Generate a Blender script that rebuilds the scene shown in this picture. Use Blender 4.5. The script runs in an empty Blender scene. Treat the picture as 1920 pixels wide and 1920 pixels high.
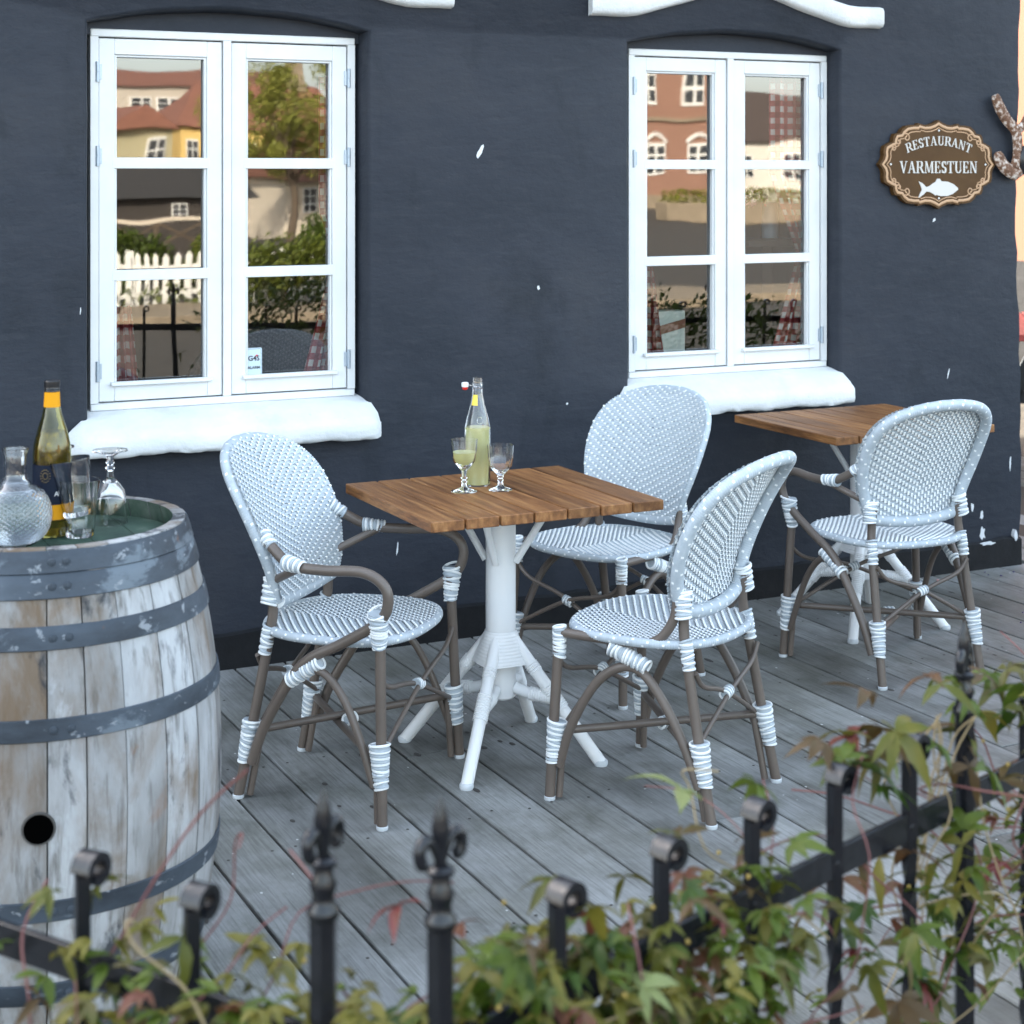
import bpy, bmesh, math, random
import numpy as np
from mathutils import Vector, Matrix
R = math.radians
rnd = random.Random(7)
SC = bpy.context.scene
COL = SC.collection

# ------------------------------------------------------------------ camera, sky, sun, exposure
TH = R(26.33); FPX = 3212.0; HY = 325.0; CAMH = 1.64; CAMY = -5.508
cam_d = bpy.data.cameras.new('camera'); cam = bpy.data.objects.new('camera', cam_d); COL.objects.link(cam)
cam.location = (0, CAMY, CAMH); cam.rotation_euler = (R(90), 0, -TH)
cam_d.sensor_width = 36; cam_d.sensor_fit = 'HORIZONTAL'; cam_d.lens = 36 * FPX / 1920
cam_d.shift_y = -(960 - HY) / 1920
cam_d.clip_start = .05; cam_d.clip_end = 600
cam_d.dof.use_dof = True; cam_d.dof.focus_distance = 4.85; cam_d.dof.aperture_fstop = 6.2
SC.camera = cam
SUN_EL = R(30); SUN_DIR = Vector((-.55, .83, 0)).normalized()      # horizontal direction towards the sun (behind the house)
w = bpy.data.worlds.new('World'); SC.world = w; w.use_nodes = True
nt = w.node_tree; nt.nodes.clear()
sky = nt.nodes.new('ShaderNodeTexSky'); sky.sky_type = 'NISHITA'; sky.sun_disc = False
sky.sun_elevation = SUN_EL; sky.sun_rotation = math.atan2(SUN_DIR.x, SUN_DIR.y)
sky.air_density = 1.0; sky.dust_density = 2.5; sky.ozone_density = 1.0
hs = nt.nodes.new('ShaderNodeHueSaturation'); hs.inputs['Saturation'].default_value = .62; hs.inputs['Hue'].default_value = .486
bg = nt.nodes.new('ShaderNodeBackground'); bg.inputs['Strength'].default_value = .15
wo = nt.nodes.new('ShaderNodeOutputWorld')
nt.links.new(sky.outputs[0], hs.inputs['Color']); nt.links.new(hs.outputs[0], bg.inputs[0]); nt.links.new(bg.outputs[0], wo.inputs[0])
sd = bpy.data.lights.new('sun', 'SUN'); sd.energy = 4.0; sd.angle = R(.53); sd.color = (1, .93, .80)
so = bpy.data.objects.new('sun', sd); COL.objects.link(so)
tosun = Vector((SUN_DIR.x * math.cos(SUN_EL), SUN_DIR.y * math.cos(SUN_EL), math.sin(SUN_EL)))
so.rotation_euler = tosun.to_track_quat('Z', 'Y').to_euler(); so.location = (-10, 15, 20)
SC.view_settings.view_transform = 'Standard'; SC.view_settings.look = 'None'
SC.view_settings.gamma = 1; SC.view_settings.exposure = 2.92
SC.cycles.max_bounces = 18; SC.cycles.transparent_max_bounces = 12; SC.cycles.transmission_bounces = 18; SC.cycles.glossy_bounces = 8
SC.cycles.sample_clamp_indirect = 6; SC.cycles.use_denoising = True

# ------------------------------------------------------------------ helpers
def at(px, py, z=0.0):
    """photo pixel -> point on the horizontal plane z"""
    d = (CAMH - z) * FPX / (py - HY); x = (px - 960) * d / FPX
    return Vector((d * math.sin(TH) + x * math.cos(TH), CAMY + d * math.cos(TH) - x * math.sin(TH), z))

class MB:
    def __init__(s): s.v = []; s.f = []; s.m = []
    def add(s, vs, fs, m=0):
        o = len(s.v); s.v.extend([tuple(p) for p in vs]); s.f.extend([tuple(i + o for i in q) for q in fs])
        s.m.extend(m if isinstance(m, list) else [m] * len(fs)); return s
    def tube(s, pts, r, n=10, m=0, cap=True, closed=False, flat=1.0, mfun=None):
        P = [Vector(p) for p in pts]; L = len(P)
        rr = r if isinstance(r, (list, tuple)) else [r] * L
        T = []
        for i in range(L):
            if closed: t = P[(i + 1) % L] - P[i - 1]
            else: t = P[min(i + 1, L - 1)] - P[max(i - 1, 0)]
            T.append(t.normalized() if t.length > 1e-9 else Vector((0, 0, 1)))
        a = Vector((0, 0, 1)) if abs(T[0].z) < .9 else Vector((1, 0, 0))
        N = (a - T[0] * a.dot(T[0])).normalized(); vs = []
        for i in range(L):
            N = (N - T[i] * N.dot(T[i])).normalized(); B = T[i].cross(N)
            for k in range(n):
                an = 2 * math.pi * k / n
                vs.append(P[i] + N * (rr[i] * math.cos(an)) + B * (rr[i] * flat * math.sin(an)))
        fs = []; ms = []
        for i in range(L if closed else L - 1):
            j = (i + 1) % L
            for k in range(n):
                fs.append((i * n + k, i * n + (k + 1) % n, j * n + (k + 1) % n, j * n + k)); ms.append(mfun(i, k) if mfun else m)
        if cap and not closed:
            fs.append(tuple(range(n - 1, -1, -1))); fs.append(tuple((L - 1) * n + k for k in range(n))); ms += [m, m]
        return s.add(vs, fs, ms)
    def lathe(s, prof, n=24, c=(0, 0, 0), m=0, capb=False, capt=False, sx=1, sy=1, rfun=None):
        vs = []; fs = []
        for j, (r, z) in enumerate(prof):
            for k in range(n):
                a = 2 * math.pi * k / n; q = r * (rfun(a, z) if rfun else 1)
                vs.append((c[0] + q * math.cos(a) * sx, c[1] + q * math.sin(a) * sy, c[2] + z))
        for j in range(len(prof) - 1):
            for k in range(n): fs.append((j * n + k, j * n + (k + 1) % n, (j + 1) * n + (k + 1) % n, (j + 1) * n + k))
        if capb: fs.append(tuple(range(n - 1, -1, -1)))
        if capt: fs.append(tuple((len(prof) - 1) * n + k for k in range(n)))
        return s.add(vs, fs, m)
    def box(s, c, d, bev=0, m=0, mat=None):
        bm = bmesh.new(); bmesh.ops.create_cube(bm, size=1)
        for v in bm.verts: v.co = Vector((v.co.x * d[0], v.co.y * d[1], v.co.z * d[2]))
        if bev: bmesh.ops.bevel(bm, geom=list(bm.edges), offset=bev, segments=1, affect='EDGES', profile=.7)
        M = (Matrix.Translation(Vector(c)) @ mat) if mat is not None else Matrix.Translation(Vector(c))
        bm.verts.index_update()
        s.add([M @ v.co for v in bm.verts], [[v.index for v in f.verts] for f in bm.faces], m); bm.free(); return s
    def bar(s, p, q, w, h, m=0, bev=0, up=(0, 0, 1)):
        p = Vector(p); q = Vector(q); t = (q - p); L = t.length; t.normalize(); u = Vector(up)
        x = t.cross(u).normalized() if abs(t.dot(u)) < .99 else Vector((1, 0, 0)); z = x.cross(t)
        M = Matrix((x, t, z)).transposed().to_4x4()
        return s.box((p + q) / 2, (w, L, h), bev, m, M)
    def prism(s, outline, y0, y1, m=0):
        """outline: list of (x,z), extruded along y"""
        n = len(outline)
        vs = [(x, y0, z) for x, z in outline] + [(x, y1, z) for x, z in outline]
        return s.add(vs, [tuple(range(n)), tuple(range(2 * n - 1, n - 1, -1))] + [(i, i + n, (i + 1) % n + n, (i + 1) % n) for i in range(n)], m)
    def mesh(s, name, mats, smooth=True, ang=40):
        me = bpy.data.meshes.new(name); me.from_pydata(s.v, [], s.f)
        for mm in (mats if isinstance(mats, (list, tuple)) else [mats]): me.materials.append(mm)
        me.polygons.foreach_set('material_index', s.m)
        me.polygons.foreach_set('use_smooth', [smooth] * len(s.f)); me.update()
        if smooth: me.set_sharp_from_angle(angle=R(ang))
        return me
    def build(s, name, mats, parent=None, smooth=True, ang=40, loc=None, rotz=0):
        return link(name, s.mesh(name, mats, smooth, ang), parent, loc, rotz)
def link(name, me, parent=None, loc=None, rotz=0):
    o = bpy.data.objects.new(name, me); COL.objects.link(o); o.parent = parent
    if loc is not None: o.location = loc
    if rotz: o.rotation_euler = (0, 0, rotz)
    return o
def tag(o, label=None, cat=None, group=None, kind=None):
    if label: o['label'] = label
    if cat: o['category'] = cat
    if group: o['group'] = group
    if kind: o['kind'] = kind
    return o
def empty(name, loc, rz=0, label=None, cat=None, group=None):
    o = bpy.data.objects.new(name, None); COL.objects.link(o); o.location = loc; o.rotation_euler = (0, 0, rz); o.empty_display_size = .1
    return tag(o, label, cat, group)
def curve(pts, n=6, closed=False):
    """Catmull-Rom through the points"""
    P = [Vector(p) for p in pts]; L = len(P); out = []
    for i in range(L if closed else L - 1):
        if closed: a, b, c, d = P[i - 1], P[i], P[(i + 1) % L], P[(i + 2) % L]
        else: a, b, c, d = P[max(i - 1, 0)], P[i], P[i + 1], P[min(i + 2, L - 1)]
        for k in range(n):
            t = k / n
            out.append(.5 * ((2 * b) + (c - a) * t + (2 * a - 5 * b + 4 * c - d) * t * t + (3 * b - a - 3 * c + d) * t ** 3))
    if not closed: out.append(P[-1])
    return out
def resample(pts, step):
    P = [Vector(p) for p in pts]; out = [P[0]]; acc = 0
    for a, b in zip(P, P[1:]):
        L = (b - a).length
        if L < 1e-9: continue
        pos = step - acc
        while pos <= L: out.append(a.lerp(b, pos / L)); pos += step
        acc = L - (pos - step)
    return out

# ------------------------------------------------------------------ materials
def nodes(name):
    m = bpy.data.materials.new(name); m.use_nodes = True; t = m.node_tree
    return m, t, t.nodes['Principled BSDF']
def N(t, kind, **kw):
    n = t.nodes.new(kind)
    for k, v in kw.items():
        if k in n.inputs: n.inputs[k].default_value = v
        else: setattr(n, k, v)
    return n
def plain(name, col, rough=.5, metal=0, spec=.5, **kw):
    m, t, p = nodes(name); p.inputs['Base Color'].default_value = (*col, 1); p.inputs['Roughness'].default_value = rough
    p.inputs['Metallic'].default_value = metal; p.inputs['Specular IOR Level'].default_value = spec
    for k, v in kw.items(): p.inputs[k].default_value = v
    return m
def noisy(name, stops, scale=8, stretch=(1, 1, 1), rough=.6, bump=.2, bscale=None, detail=6, dist=.004, spec=.4, rand=0, coord='Object', metal=0, fine=None, wave=None):
    """colour ramp over stretched noise, with bump; rand: brightness change per object"""
    m, t, p = nodes(name); L = t.links
    tc = N(t, 'ShaderNodeTexCoord'); mp = N(t, 'ShaderNodeMapping'); mp.inputs['Scale'].default_value = stretch
    L.new(tc.outputs[coord], mp.inputs[0])
    vec = mp.outputs[0]
    oi = N(t, 'ShaderNodeObjectInfo')
    if rand:
        ad = N(t, 'ShaderNodeVectorMath', operation='ADD'); sc = N(t, 'ShaderNodeVectorMath', operation='SCALE'); cb = N(t, 'ShaderNodeCombineXYZ')
        for k in range(3): L.new(oi.outputs['Random'], cb.inputs[k])
        L.new(cb.outputs[0], sc.inputs[0]); sc.inputs['Scale'].default_value = 37.0
        L.new(mp.outputs[0], ad.inputs[0]); L.new(sc.outputs[0], ad.inputs[1]); vec = ad.outputs[0]
    ns = N(t, 'ShaderNodeTexNoise', Scale=scale, Detail=detail, Roughness=.6); L.new(vec, ns.inputs['Vector'])
    rp = N(t, 'ShaderNodeValToRGB'); cr = rp.color_ramp
    while len(cr.elements) < len(stops): cr.elements.new(.5)
    for e, (pos, c) in zip(cr.elements, stops): e.position = pos; e.color = (*c, 1)
    L.new(ns.outputs['Fac'], rp.inputs[0]); colr = rp.outputs[0]; h = ns.outputs['Fac']
    if wave:
        wv = N(t, 'ShaderNodeTexWave', Scale=wave[0], Distortion=wave[1], Detail=3); wv.bands_direction = wave[2]; wv.inputs['Detail Scale'].default_value = wave[4] if len(wave) > 4 else 1.5
        L.new(vec, wv.inputs['Vector'])
        mx = N(t, 'ShaderNodeMix', data_type='RGBA', blend_type='MULTIPLY'); mx.inputs[0].default_value = wave[3]
        L.new(colr, mx.inputs[6]); L.new(wv.outputs['Color'], mx.inputs[7]); colr = mx.outputs[2]; h = wv.outputs['Fac']
    if rand:
        mr = N(t, 'ShaderNodeMapRange'); mr.inputs['To Min'].default_value = 1 - rand; mr.inputs['To Max'].default_value = 1 + rand
        L.new(oi.outputs['Random'], mr.inputs[0]); hv = N(t, 'ShaderNodeHueSaturation'); L.new(colr, hv.inputs['Color']); L.new(mr.outputs[0], hv.inputs['Value']); colr = hv.outputs[0]
    L.new(colr, p.inputs['Base Color'])
    p.inputs['Roughness'].default_value = rough; p.inputs['Specular IOR Level'].default_value = spec; p.inputs['Metallic'].default_value = metal
    if bump:
        b = N(t, 'ShaderNodeBump', Strength=bump, Distance=dist)
        if bscale:
            n2 = N(t, 'ShaderNodeTexNoise', Scale=bscale, Detail=5, Roughness=.6); L.new(vec, n2.inputs['Vector']); h = n2.outputs['Fac']
        L.new(h, b.inputs['Height']); L.new(b.outputs[0], p.inputs['Normal'])
    return m
def glass(name, col=(1, 1, 1), rough=0.0, ior=1.48):
    return plain(name, col, rough, **{'Transmission Weight': 1.0, 'IOR': ior})

M = {}
def layered(name, base, layers, rough=.6, spec=.35, bumps=(), rand=0, metal=0):
    """base: (scale, stretch, stops); layers: (scale, stretch, detail, lo, hi, colour, blend fac) stains laid over; bumps: (scale, stretch, strength, distance)"""
    m, t, p = nodes(name); L = t.links; tc = N(t, 'ShaderNodeTexCoord'); oi = N(t, 'ShaderNodeObjectInfo')
    cb = N(t, 'ShaderNodeCombineXYZ'); sc = N(t, 'ShaderNodeVectorMath', operation='SCALE'); sc.inputs['Scale'].default_value = 53 if rand else 0
    for k in range(3): L.new(oi.outputs['Random'], cb.inputs[k])
    L.new(cb.outputs[0], sc.inputs[0]); ad = N(t, 'ShaderNodeVectorMath', operation='ADD'); L.new(tc.outputs['Object'], ad.inputs[0]); L.new(sc.outputs[0], ad.inputs[1])
    def noise(scale, stretch, detail=6, dist=0):
        mp = N(t, 'ShaderNodeMapping'); mp.inputs['Scale'].default_value = stretch; L.new(ad.outputs[0], mp.inputs[0])
        n = N(t, 'ShaderNodeTexNoise', Scale=scale, Detail=detail, Roughness=.62, Distortion=dist); L.new(mp.outputs[0], n.inputs['Vector']); return n.outputs['Fac']
    rp = N(t, 'ShaderNodeValToRGB'); cr = rp.color_ramp
    while len(cr.elements) < len(base[2]): cr.elements.new(.5)
    for e, (pos, c) in zip(cr.elements, base[2]): e.position = pos; e.color = (*c, 1)
    L.new(noise(base[0], base[1]), rp.inputs[0]); col = rp.outputs[0]
    for (scale, stretch, detail, lo, hi, c, fac) in layers:
        mr = N(t, 'ShaderNodeMapRange'); mr.inputs['From Min'].default_value = lo; mr.inputs['From Max'].default_value = hi; mr.inputs['To Max'].default_value = fac
        L.new(noise(scale, stretch, detail, .3), mr.inputs[0]); mx = N(t, 'ShaderNodeMix', data_type='RGBA'); L.new(mr.outputs[0], mx.inputs[0]); L.new(col, mx.inputs[6]); mx.inputs[7].default_value = (*c, 1); col = mx.outputs[2]
    if rand:
        mr = N(t, 'ShaderNodeMapRange'); mr.inputs['To Min'].default_value = 1 - rand; mr.inputs['To Max'].default_value = 1 + rand; L.new(oi.outputs['Random'], mr.inputs[0])
        hv = N(t, 'ShaderNodeHueSaturation'); L.new(col, hv.inputs['Color']); L.new(mr.outputs[0], hv.inputs['Value']); col = hv.outputs[0]
    L.new(col, p.inputs['Base Color']); p.inputs['Roughness'].default_value = rough; p.inputs['Specular IOR Level'].default_value = spec; p.inputs['Metallic'].default_value = metal
    nrm = None
    for (scale, stretch, strength, dist) in bumps:
        b = N(t, 'ShaderNodeBump', Strength=strength, Distance=dist); L.new(noise(scale, stretch, 5), b.inputs['Height'])
        if nrm: L.new(nrm, b.inputs['Normal'])
        nrm = b.outputs[0]
    if nrm: L.new(nrm, p.inputs['Normal'])
    return m
M['plaster'] = layered('plaster_blue', (1.1, (1, 1, 1.3), [(.3, (.014, .018, .026)), (.55, (.023, .027, .037)), (.8, (.036, .038, .045))]),
    [(7, (1, 1, 5), 7, .52, .80, (.036, .040, .049), .6), (3.0, (1, 1, .5), 8, .56, .74, (.007, .010, .014), .7), (60, (1, 1, 3), 3, .62, .8, (.05, .055, .065), .35)],
    rough=.62, spec=.25, bumps=((3.2, (1, 1, 1.6), .35, .03), (21, (1, 1, 2.4), .16, .008), (110, (1, 1, 1), .18, .003)))
M['tar'] = noisy('tar_black', [(.3, (.004, .0045, .006)), (.75, (.011, .012, .014))], scale=14, rough=.6, bump=.5, dist=.006, spec=.25)
M['white'] = noisy('white_paint', [(.3, (.60, .61, .61)), (.7, (.68, .68, .67))], scale=5, rough=.42, bump=.2, bscale=30, dist=.002)
M['masonry'] = layered('white_limewash', (5, (1, 1, 1), [(.3, (.56, .57, .57)), (.7, (.68, .68, .67))]), [(3.2, (1, 1, .7), 8, .54, .74, (.40, .40, .38), .6), (34, (1, 1, 1), 4, .68, .76, (.40, .39, .36), .5)], rough=.8, spec=.25, bumps=((12, (1, 1, 1.4), .55, .012), (60, (1, 1, 1), .35, .003)))
M['hinge'] = plain('zinc', (.36, .42, .48), .4, .6)
M['gasket'] = plain('shadow_gap', (.02, .02, .02), .8)
def deck_mat():
    m, t, p = nodes('weathered_deck'); L = t.links; tc = N(t, 'ShaderNodeTexCoord'); oi = N(t, 'ShaderNodeObjectInfo')
    cb = N(t, 'ShaderNodeCombineXYZ'); sc = N(t, 'ShaderNodeVectorMath', operation='SCALE'); sc.inputs['Scale'].default_value = 53
    for k in range(3): L.new(oi.outputs['Random'], cb.inputs[k])
    L.new(cb.outputs[0], sc.inputs[0]); ad = N(t, 'ShaderNodeVectorMath', operation='ADD'); L.new(tc.outputs['Object'], ad.inputs[0]); L.new(sc.outputs[0], ad.inputs[1])
    def noise(scale, stretch, detail=5, rough=.6, dist=0):
        mp = N(t, 'ShaderNodeMapping'); mp.inputs['Scale'].default_value = stretch; L.new(ad.outputs[0], mp.inputs[0])
        n = N(t, 'ShaderNodeTexNoise', Scale=scale, Detail=detail, Roughness=rough, Distortion=dist); L.new(mp.outputs[0], n.inputs['Vector']); return n
    a = noise(1.7, (2.2, .8, 1), 6); g = noise(16, (10, .35, 1), 4, .7, .6); st = noise(3.2, (1.4, 1, 1), 8, .7)
    r1 = N(t, 'ShaderNodeValToRGB'); e = r1.color_ramp.elements; e[0].position = .3; e[0].color = (.165, .165, .160, 1); e[1].position = .68; e[1].color = (.36, .362, .355, 1); L.new(a.outputs['Fac'], r1.inputs[0])
    r2 = N(t, 'ShaderNodeValToRGB'); e = r2.color_ramp.elements; e[0].position = .34; e[0].color = (.52, .51, .49, 1); e[1].position = .56; e[1].color = (1, 1, 1, 1); L.new(g.outputs['Fac'], r2.inputs[0])
    r3 = N(t, 'ShaderNodeValToRGB'); e = r3.color_ramp.elements; e[0].position = .30; e[0].color = (.50, .50, .44, 1); e[1].position = .50; e[1].color = (1, 1, 1, 1); L.new(st.outputs['Fac'], r3.inputs[0])
    m1 = N(t, 'ShaderNodeMix', data_type='RGBA', blend_type='MULTIPLY'); m1.inputs[0].default_value = .75; L.new(r1.outputs[0], m1.inputs[6]); L.new(r2.outputs[0], m1.inputs[7])
    m2 = N(t, 'ShaderNodeMix', data_type='RGBA', blend_type='MULTIPLY'); m2.inputs[0].default_value = .8; L.new(m1.outputs[2], m2.inputs[6]); L.new(r3.outputs[0], m2.inputs[7])
    ge = N(t, 'ShaderNodeNewGeometry'); dn = N(t, 'ShaderNodeTexNoise', Scale=1.1, Detail=7, Roughness=.68); L.new(ge.outputs['Position'], dn.inputs['Vector'])
    r4 = N(t, 'ShaderNodeValToRGB'); e = r4.color_ramp.elements; e[0].position = .40; e[0].color = (.50, .49, .43, 1); e[1].position = .60; e[1].color = (1, 1, 1, 1); L.new(dn.outputs['Fac'], r4.inputs[0])
    m3 = N(t, 'ShaderNodeMix', data_type='RGBA', blend_type='MULTIPLY'); m3.inputs[0].default_value = .85; L.new(m2.outputs[2], m3.inputs[6]); L.new(r4.outputs[0], m3.inputs[7])
    mr = N(t, 'ShaderNodeMapRange'); mr.inputs['To Min'].default_value = .84; mr.inputs['To Max'].default_value = 1.14; L.new(oi.outputs['Random'], mr.inputs[0])
    hv = N(t, 'ShaderNodeHueSaturation'); L.new(m3.outputs[2], hv.inputs['Color']); L.new(mr.outputs[0], hv.inputs['Value']); L.new(hv.outputs[0], p.inputs['Base Color'])
    p.inputs['Roughness'].default_value = .62; p.inputs['Specular IOR Level'].default_value = .4
    b = N(t, 'ShaderNodeBump', Strength=.45, Distance=.003); L.new(g.outputs['Fac'], b.inputs['Height']); L.new(b.outputs[0], p.inputs['Normal']); return m
M['deck'] = deck_mat()
M['joist'] = plain('joist_dark', (.022, .02, .017), .9)
M['knot'] = plain('knot_dark', (.055, .05, .045), .8)
M['teak'] = noisy('teak', [(.28, (.11, .040, .012)), (.5, (.27, .112, .036)), (.72, (.46, .225, .082))], scale=3.4, stretch=(16, 1.1, 10), rough=.5, bump=.3, dist=.002, rand=.2, wave=(16, 6, 'X', .35, 1.0))
M['wmetal'] = noisy('white_powder_coat', [(.3, (.74, .745, .745)), (.7, (.79, .79, .78))], scale=6, rough=.36, bump=.05, bscale=60, dist=.001)
M['taupe'] = noisy('taupe_tube', [(.3, (.098, .077, .063)), (.7, (.128, .101, .083))], scale=9, rough=.4, bump=0, spec=.5)
M['cap'] = plain('grey_foot_cap', (.55, .58, .6), .5)
M['strand_w'] = plain('strand_white', (.80, .81, .80), .42)
M['strand_g'] = noisy('strand_grey', [(.3, (.36, .405, .44)), (.7, (.45, .495, .53))], scale=40, rough=.45, bump=0)
M['iron'] = noisy('black_iron', [(.3, (.004, .005, .007)), (.62, (.008, .009, .012)), (.8, (.02, .013, .009))], scale=22, rough=.24, bump=.35, bscale=60, dist=.003, spec=.4)
M['glass'] = glass('clear_glass')
M['glassg'] = glass('green_glass', (.55, .50, .14))
M['lemon'] = plain('lemonade', (.95, .93, .48), .1, **{'Transmission Weight': .45, 'IOR': 1.33})
M['wine'] = plain('white_wine', (.75, .62, .12), .02, **{'Transmission Weight': .9, 'IOR': 1.34})
M['label_blue'] = plain('label_navy', (.005, .010, .024), .6, 0, .2)
M['label_yellow'] = plain('label_yellow', (.62, .27, .005), .6, 0, .2)
M['gold'] = plain('gold_print', (.45, .32, .12), .4, .6)
M['blackcap'] = plain('black_cap', (.012, .012, .014), .3)
M['red'] = plain('red_rubber', (.6, .02, .015), .4)
M['ceramic'] = plain('white_ceramic', (.8, .8, .78), .2)
M['wire'] = plain('steel_wire', (.5, .5, .52), .25, 1)
M['yellow_paper'] = plain('yellow_paper', (.8, .6, .08), .6)

# weathered barrel staves: pale grey oak with brown stains, dark streaks; peeling grey-blue hoops
M['stave'] = layered('barrel_oak', (2.2, (2.2, 2.2, .8), [(.28, (.11, .10, .088)), (.48, (.23, .228, .225)), (.70, (.39, .398, .405))]),
    [(11, (5, 5, .55), 6, .52, .70, (.09, .082, .072), .8), (2.4, (1.6, 1.6, .8), 9, .48, .62, (.13, .085, .048), .85), (5.5, (2, 2, .9), 10, .57, .65, (.022, .025, .03), .9), (4.2, (1, 1, .6), 9, .64, .70, (.20, .085, .035), .6), (9, (1.5, 1.5, 1), 8, .62, .72, (.42, .44, .46), .6)],
    rough=.78, spec=.25, rand=.13, bumps=((9, (6, 6, .5), .6, .006), (40, (1, 1, .6), .35, .003)))
M['hoop'] = layered('peeling_hoop', (3.5, (1, 1, 2.2), [(.35, (.020, .026, .034)), (.6, (.052, .066, .084)), (.8, (.10, .12, .145))]),
    [(6, (1, 1, 1.8), 12, .58, .63, (.12, .145, .17), .85), (26, (1, 1, 1.5), 9, .60, .66, (.27, .29, .31), .7), (9, (1, 1, 1), 9, .64, .70, (.13, .055, .025), .8)], rough=.6, spec=.35, metal=.1, bumps=((14, (1, 1, 2), .5, .004),))
M['barrel_green'] = noisy('green_mould', [(.35, (.012, .03, .022)), (.55, (.035, .07, .048)), (.75, (.13, .16, .13))], scale=9, rough=.7, bump=.4)
M['rust'] = noisy('rust_speckle', [(.3, (.07, .03, .015)), (.5, (.16, .08, .045)), (.62, (.5, .42, .36)), (.8, (.7, .66, .6))], scale=55, rough=.8, bump=.6, dist=.003)
M['dark'] = plain('hole_shade_black', (.001, .001, .001), 1, 0, 0)  # black that paints in the shade inside the barrel's bung hole

# thin window glass: double glazing reflects about four times one surface
def pane_mat():
    m = bpy.data.materials.new('window_glass'); m.use_nodes = True; t = m.node_tree; t.nodes.clear(); L = t.links
    out = N(t, 'ShaderNodeOutputMaterial'); mix = N(t, 'ShaderNodeMixShader'); tr = N(t, 'ShaderNodeBsdfTransparent'); gl = N(t, 'ShaderNodeBsdfGlossy', Roughness=0.013)
    tr.inputs[0].default_value = (.88, .9, .89, 1)
    fr = N(t, 'ShaderNodeFresnel', IOR=1.5); mu = N(t, 'ShaderNodeMath', operation='MULTIPLY'); mu.inputs[1].default_value = 4.4; mu.use_clamp = True
    ns = N(t, 'ShaderNodeTexNoise', Scale=2.6, Detail=1); tc = N(t, 'ShaderNodeTexCoord'); b = N(t, 'ShaderNodeBump', Strength=.25, Distance=.004)
    L.new(tc.outputs['Object'], ns.inputs['Vector']); L.new(ns.outputs['Fac'], b.inputs['Height']); L.new(b.outputs[0], gl.inputs['Normal'])
    L.new(fr.outputs[0], mu.inputs[0]); L.new(mu.outputs[0], mix.inputs[0]); L.new(tr.outputs[0], mix.inputs[1]); L.new(gl.outputs[0], mix.inputs[2]); L.new(mix.outputs[0], out.inputs[0])
    return m
M['pane'] = pane_mat()
def gingham():
    m, t, p = nodes('red_gingham'); L = t.links
    uv = N(t, 'ShaderNodeUVMap'); sp = N(t, 'ShaderNodeSeparateXYZ'); L.new(uv.outputs[0], sp.inputs[0]); fs = []
    for k in (0, 1):
        mo = N(t, 'ShaderNodeMath', operation='FRACT'); dv = N(t, 'ShaderNodeMath', operation='MULTIPLY'); dv.inputs[1].default_value = 1 / .046
        gt = N(t, 'ShaderNodeMath', operation='GREATER_THAN'); gt.inputs[1].default_value = .5
        L.new(sp.outputs[k], dv.inputs[0]); L.new(dv.outputs[0], mo.inputs[0]); L.new(mo.outputs[0], gt.inputs[0]); fs.append(gt)
    a = N(t, 'ShaderNodeMath', operation='ADD'); L.new(fs[0].outputs[0], a.inputs[0]); L.new(fs[1].outputs[0], a.inputs[1])
    h = N(t, 'ShaderNodeMath', operation='MULTIPLY'); h.inputs[1].default_value = .5; L.new(a.outputs[0], h.inputs[0])
    rp = N(t, 'ShaderNodeValToRGB'); rp.color_ramp.interpolation = 'CONSTANT'; e = rp.color_ramp.elements
    e[0].color = (.7, .68, .66, 1); e[1].position = .4; e[1].color = (.38, .07, .07, 1); k = e.new(.9); k.color = (.22, .012, .016, 1)
    L.new(h.outputs[0], rp.inputs[0]); L.new(rp.outputs[0], p.inputs['Base Color']); p.inputs['Roughness'].default_value = .85
    return m
M['gingham'] = gingham()

# ------------------------------------------------------------------ ground, deck
DECK_Z = 0.0; ST = -.15
def strip(name, x0, x1, y0, y1, z, mat, kind='structure'):
    o = MB().add([(x0, y0, z), (x1, y0, z), (x1, y1, z), (x0, y1, z)], [(0, 1, 2, 3)]).build(name, mat, smooth=False); return tag(o, kind=kind)
M['asphalt'] = noisy('asphalt', [(.3, (.040, .034, .027)), (.7, (.075, .063, .048))], scale=6, rough=.9, bump=.4, bscale=90, dist=.004)
M['pave'] = noisy('pavement_stone', [(.3, (.19, .15, .10)), (.7, (.28, .22, .15))], scale=4, rough=.9, bump=.3, bscale=60, dist=.004)
strip('ground', -300, 300, -300, 300, ST, M['asphalt'])
pv = MB(); pv.box((5, -15.0, ST + .06), (60, 1.8, .12), .01); tag(pv.build('pavement', M['pave']), kind='structure')

PITCH = .1731; X0 = 1.175
deck = empty('deck', (0, 0, 0)); tag(deck, kind='structure')
MB().box((2.5, -1.7, -.085), (11.4, 5.3, .06)).build('joists', M['joist'], deck, smooth=False)
plank_me = {}
def plank(x, y0, y1):
    key = round(y1 - y0, 3)
    if key not in plank_me:
        plank_me[key] = MB().box((0, 0, -.014), (PITCH - .008, key, .028), .0022).mesh('plank', M['deck'], smooth=False)
    link('plank', plank_me[key], deck, (x, (y0 + y1) / 2, rnd.uniform(-.0012, .0012)))
for i in range(-17, 34):
    xc = X0 + (i + .5) * PITCH
    end = 3.2 if xc > 5.2 else -.004
    far = -4.32
    if i % 3 == 1 or i in (12, 17):
        j = {17: -1.42, 12: -2.5}.get(i, -rnd.uniform(.4, 3.6))
        plank(xc, j + .0025, end); plank(xc, far, j - .0025)
    else: plank(xc, far, end)
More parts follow.
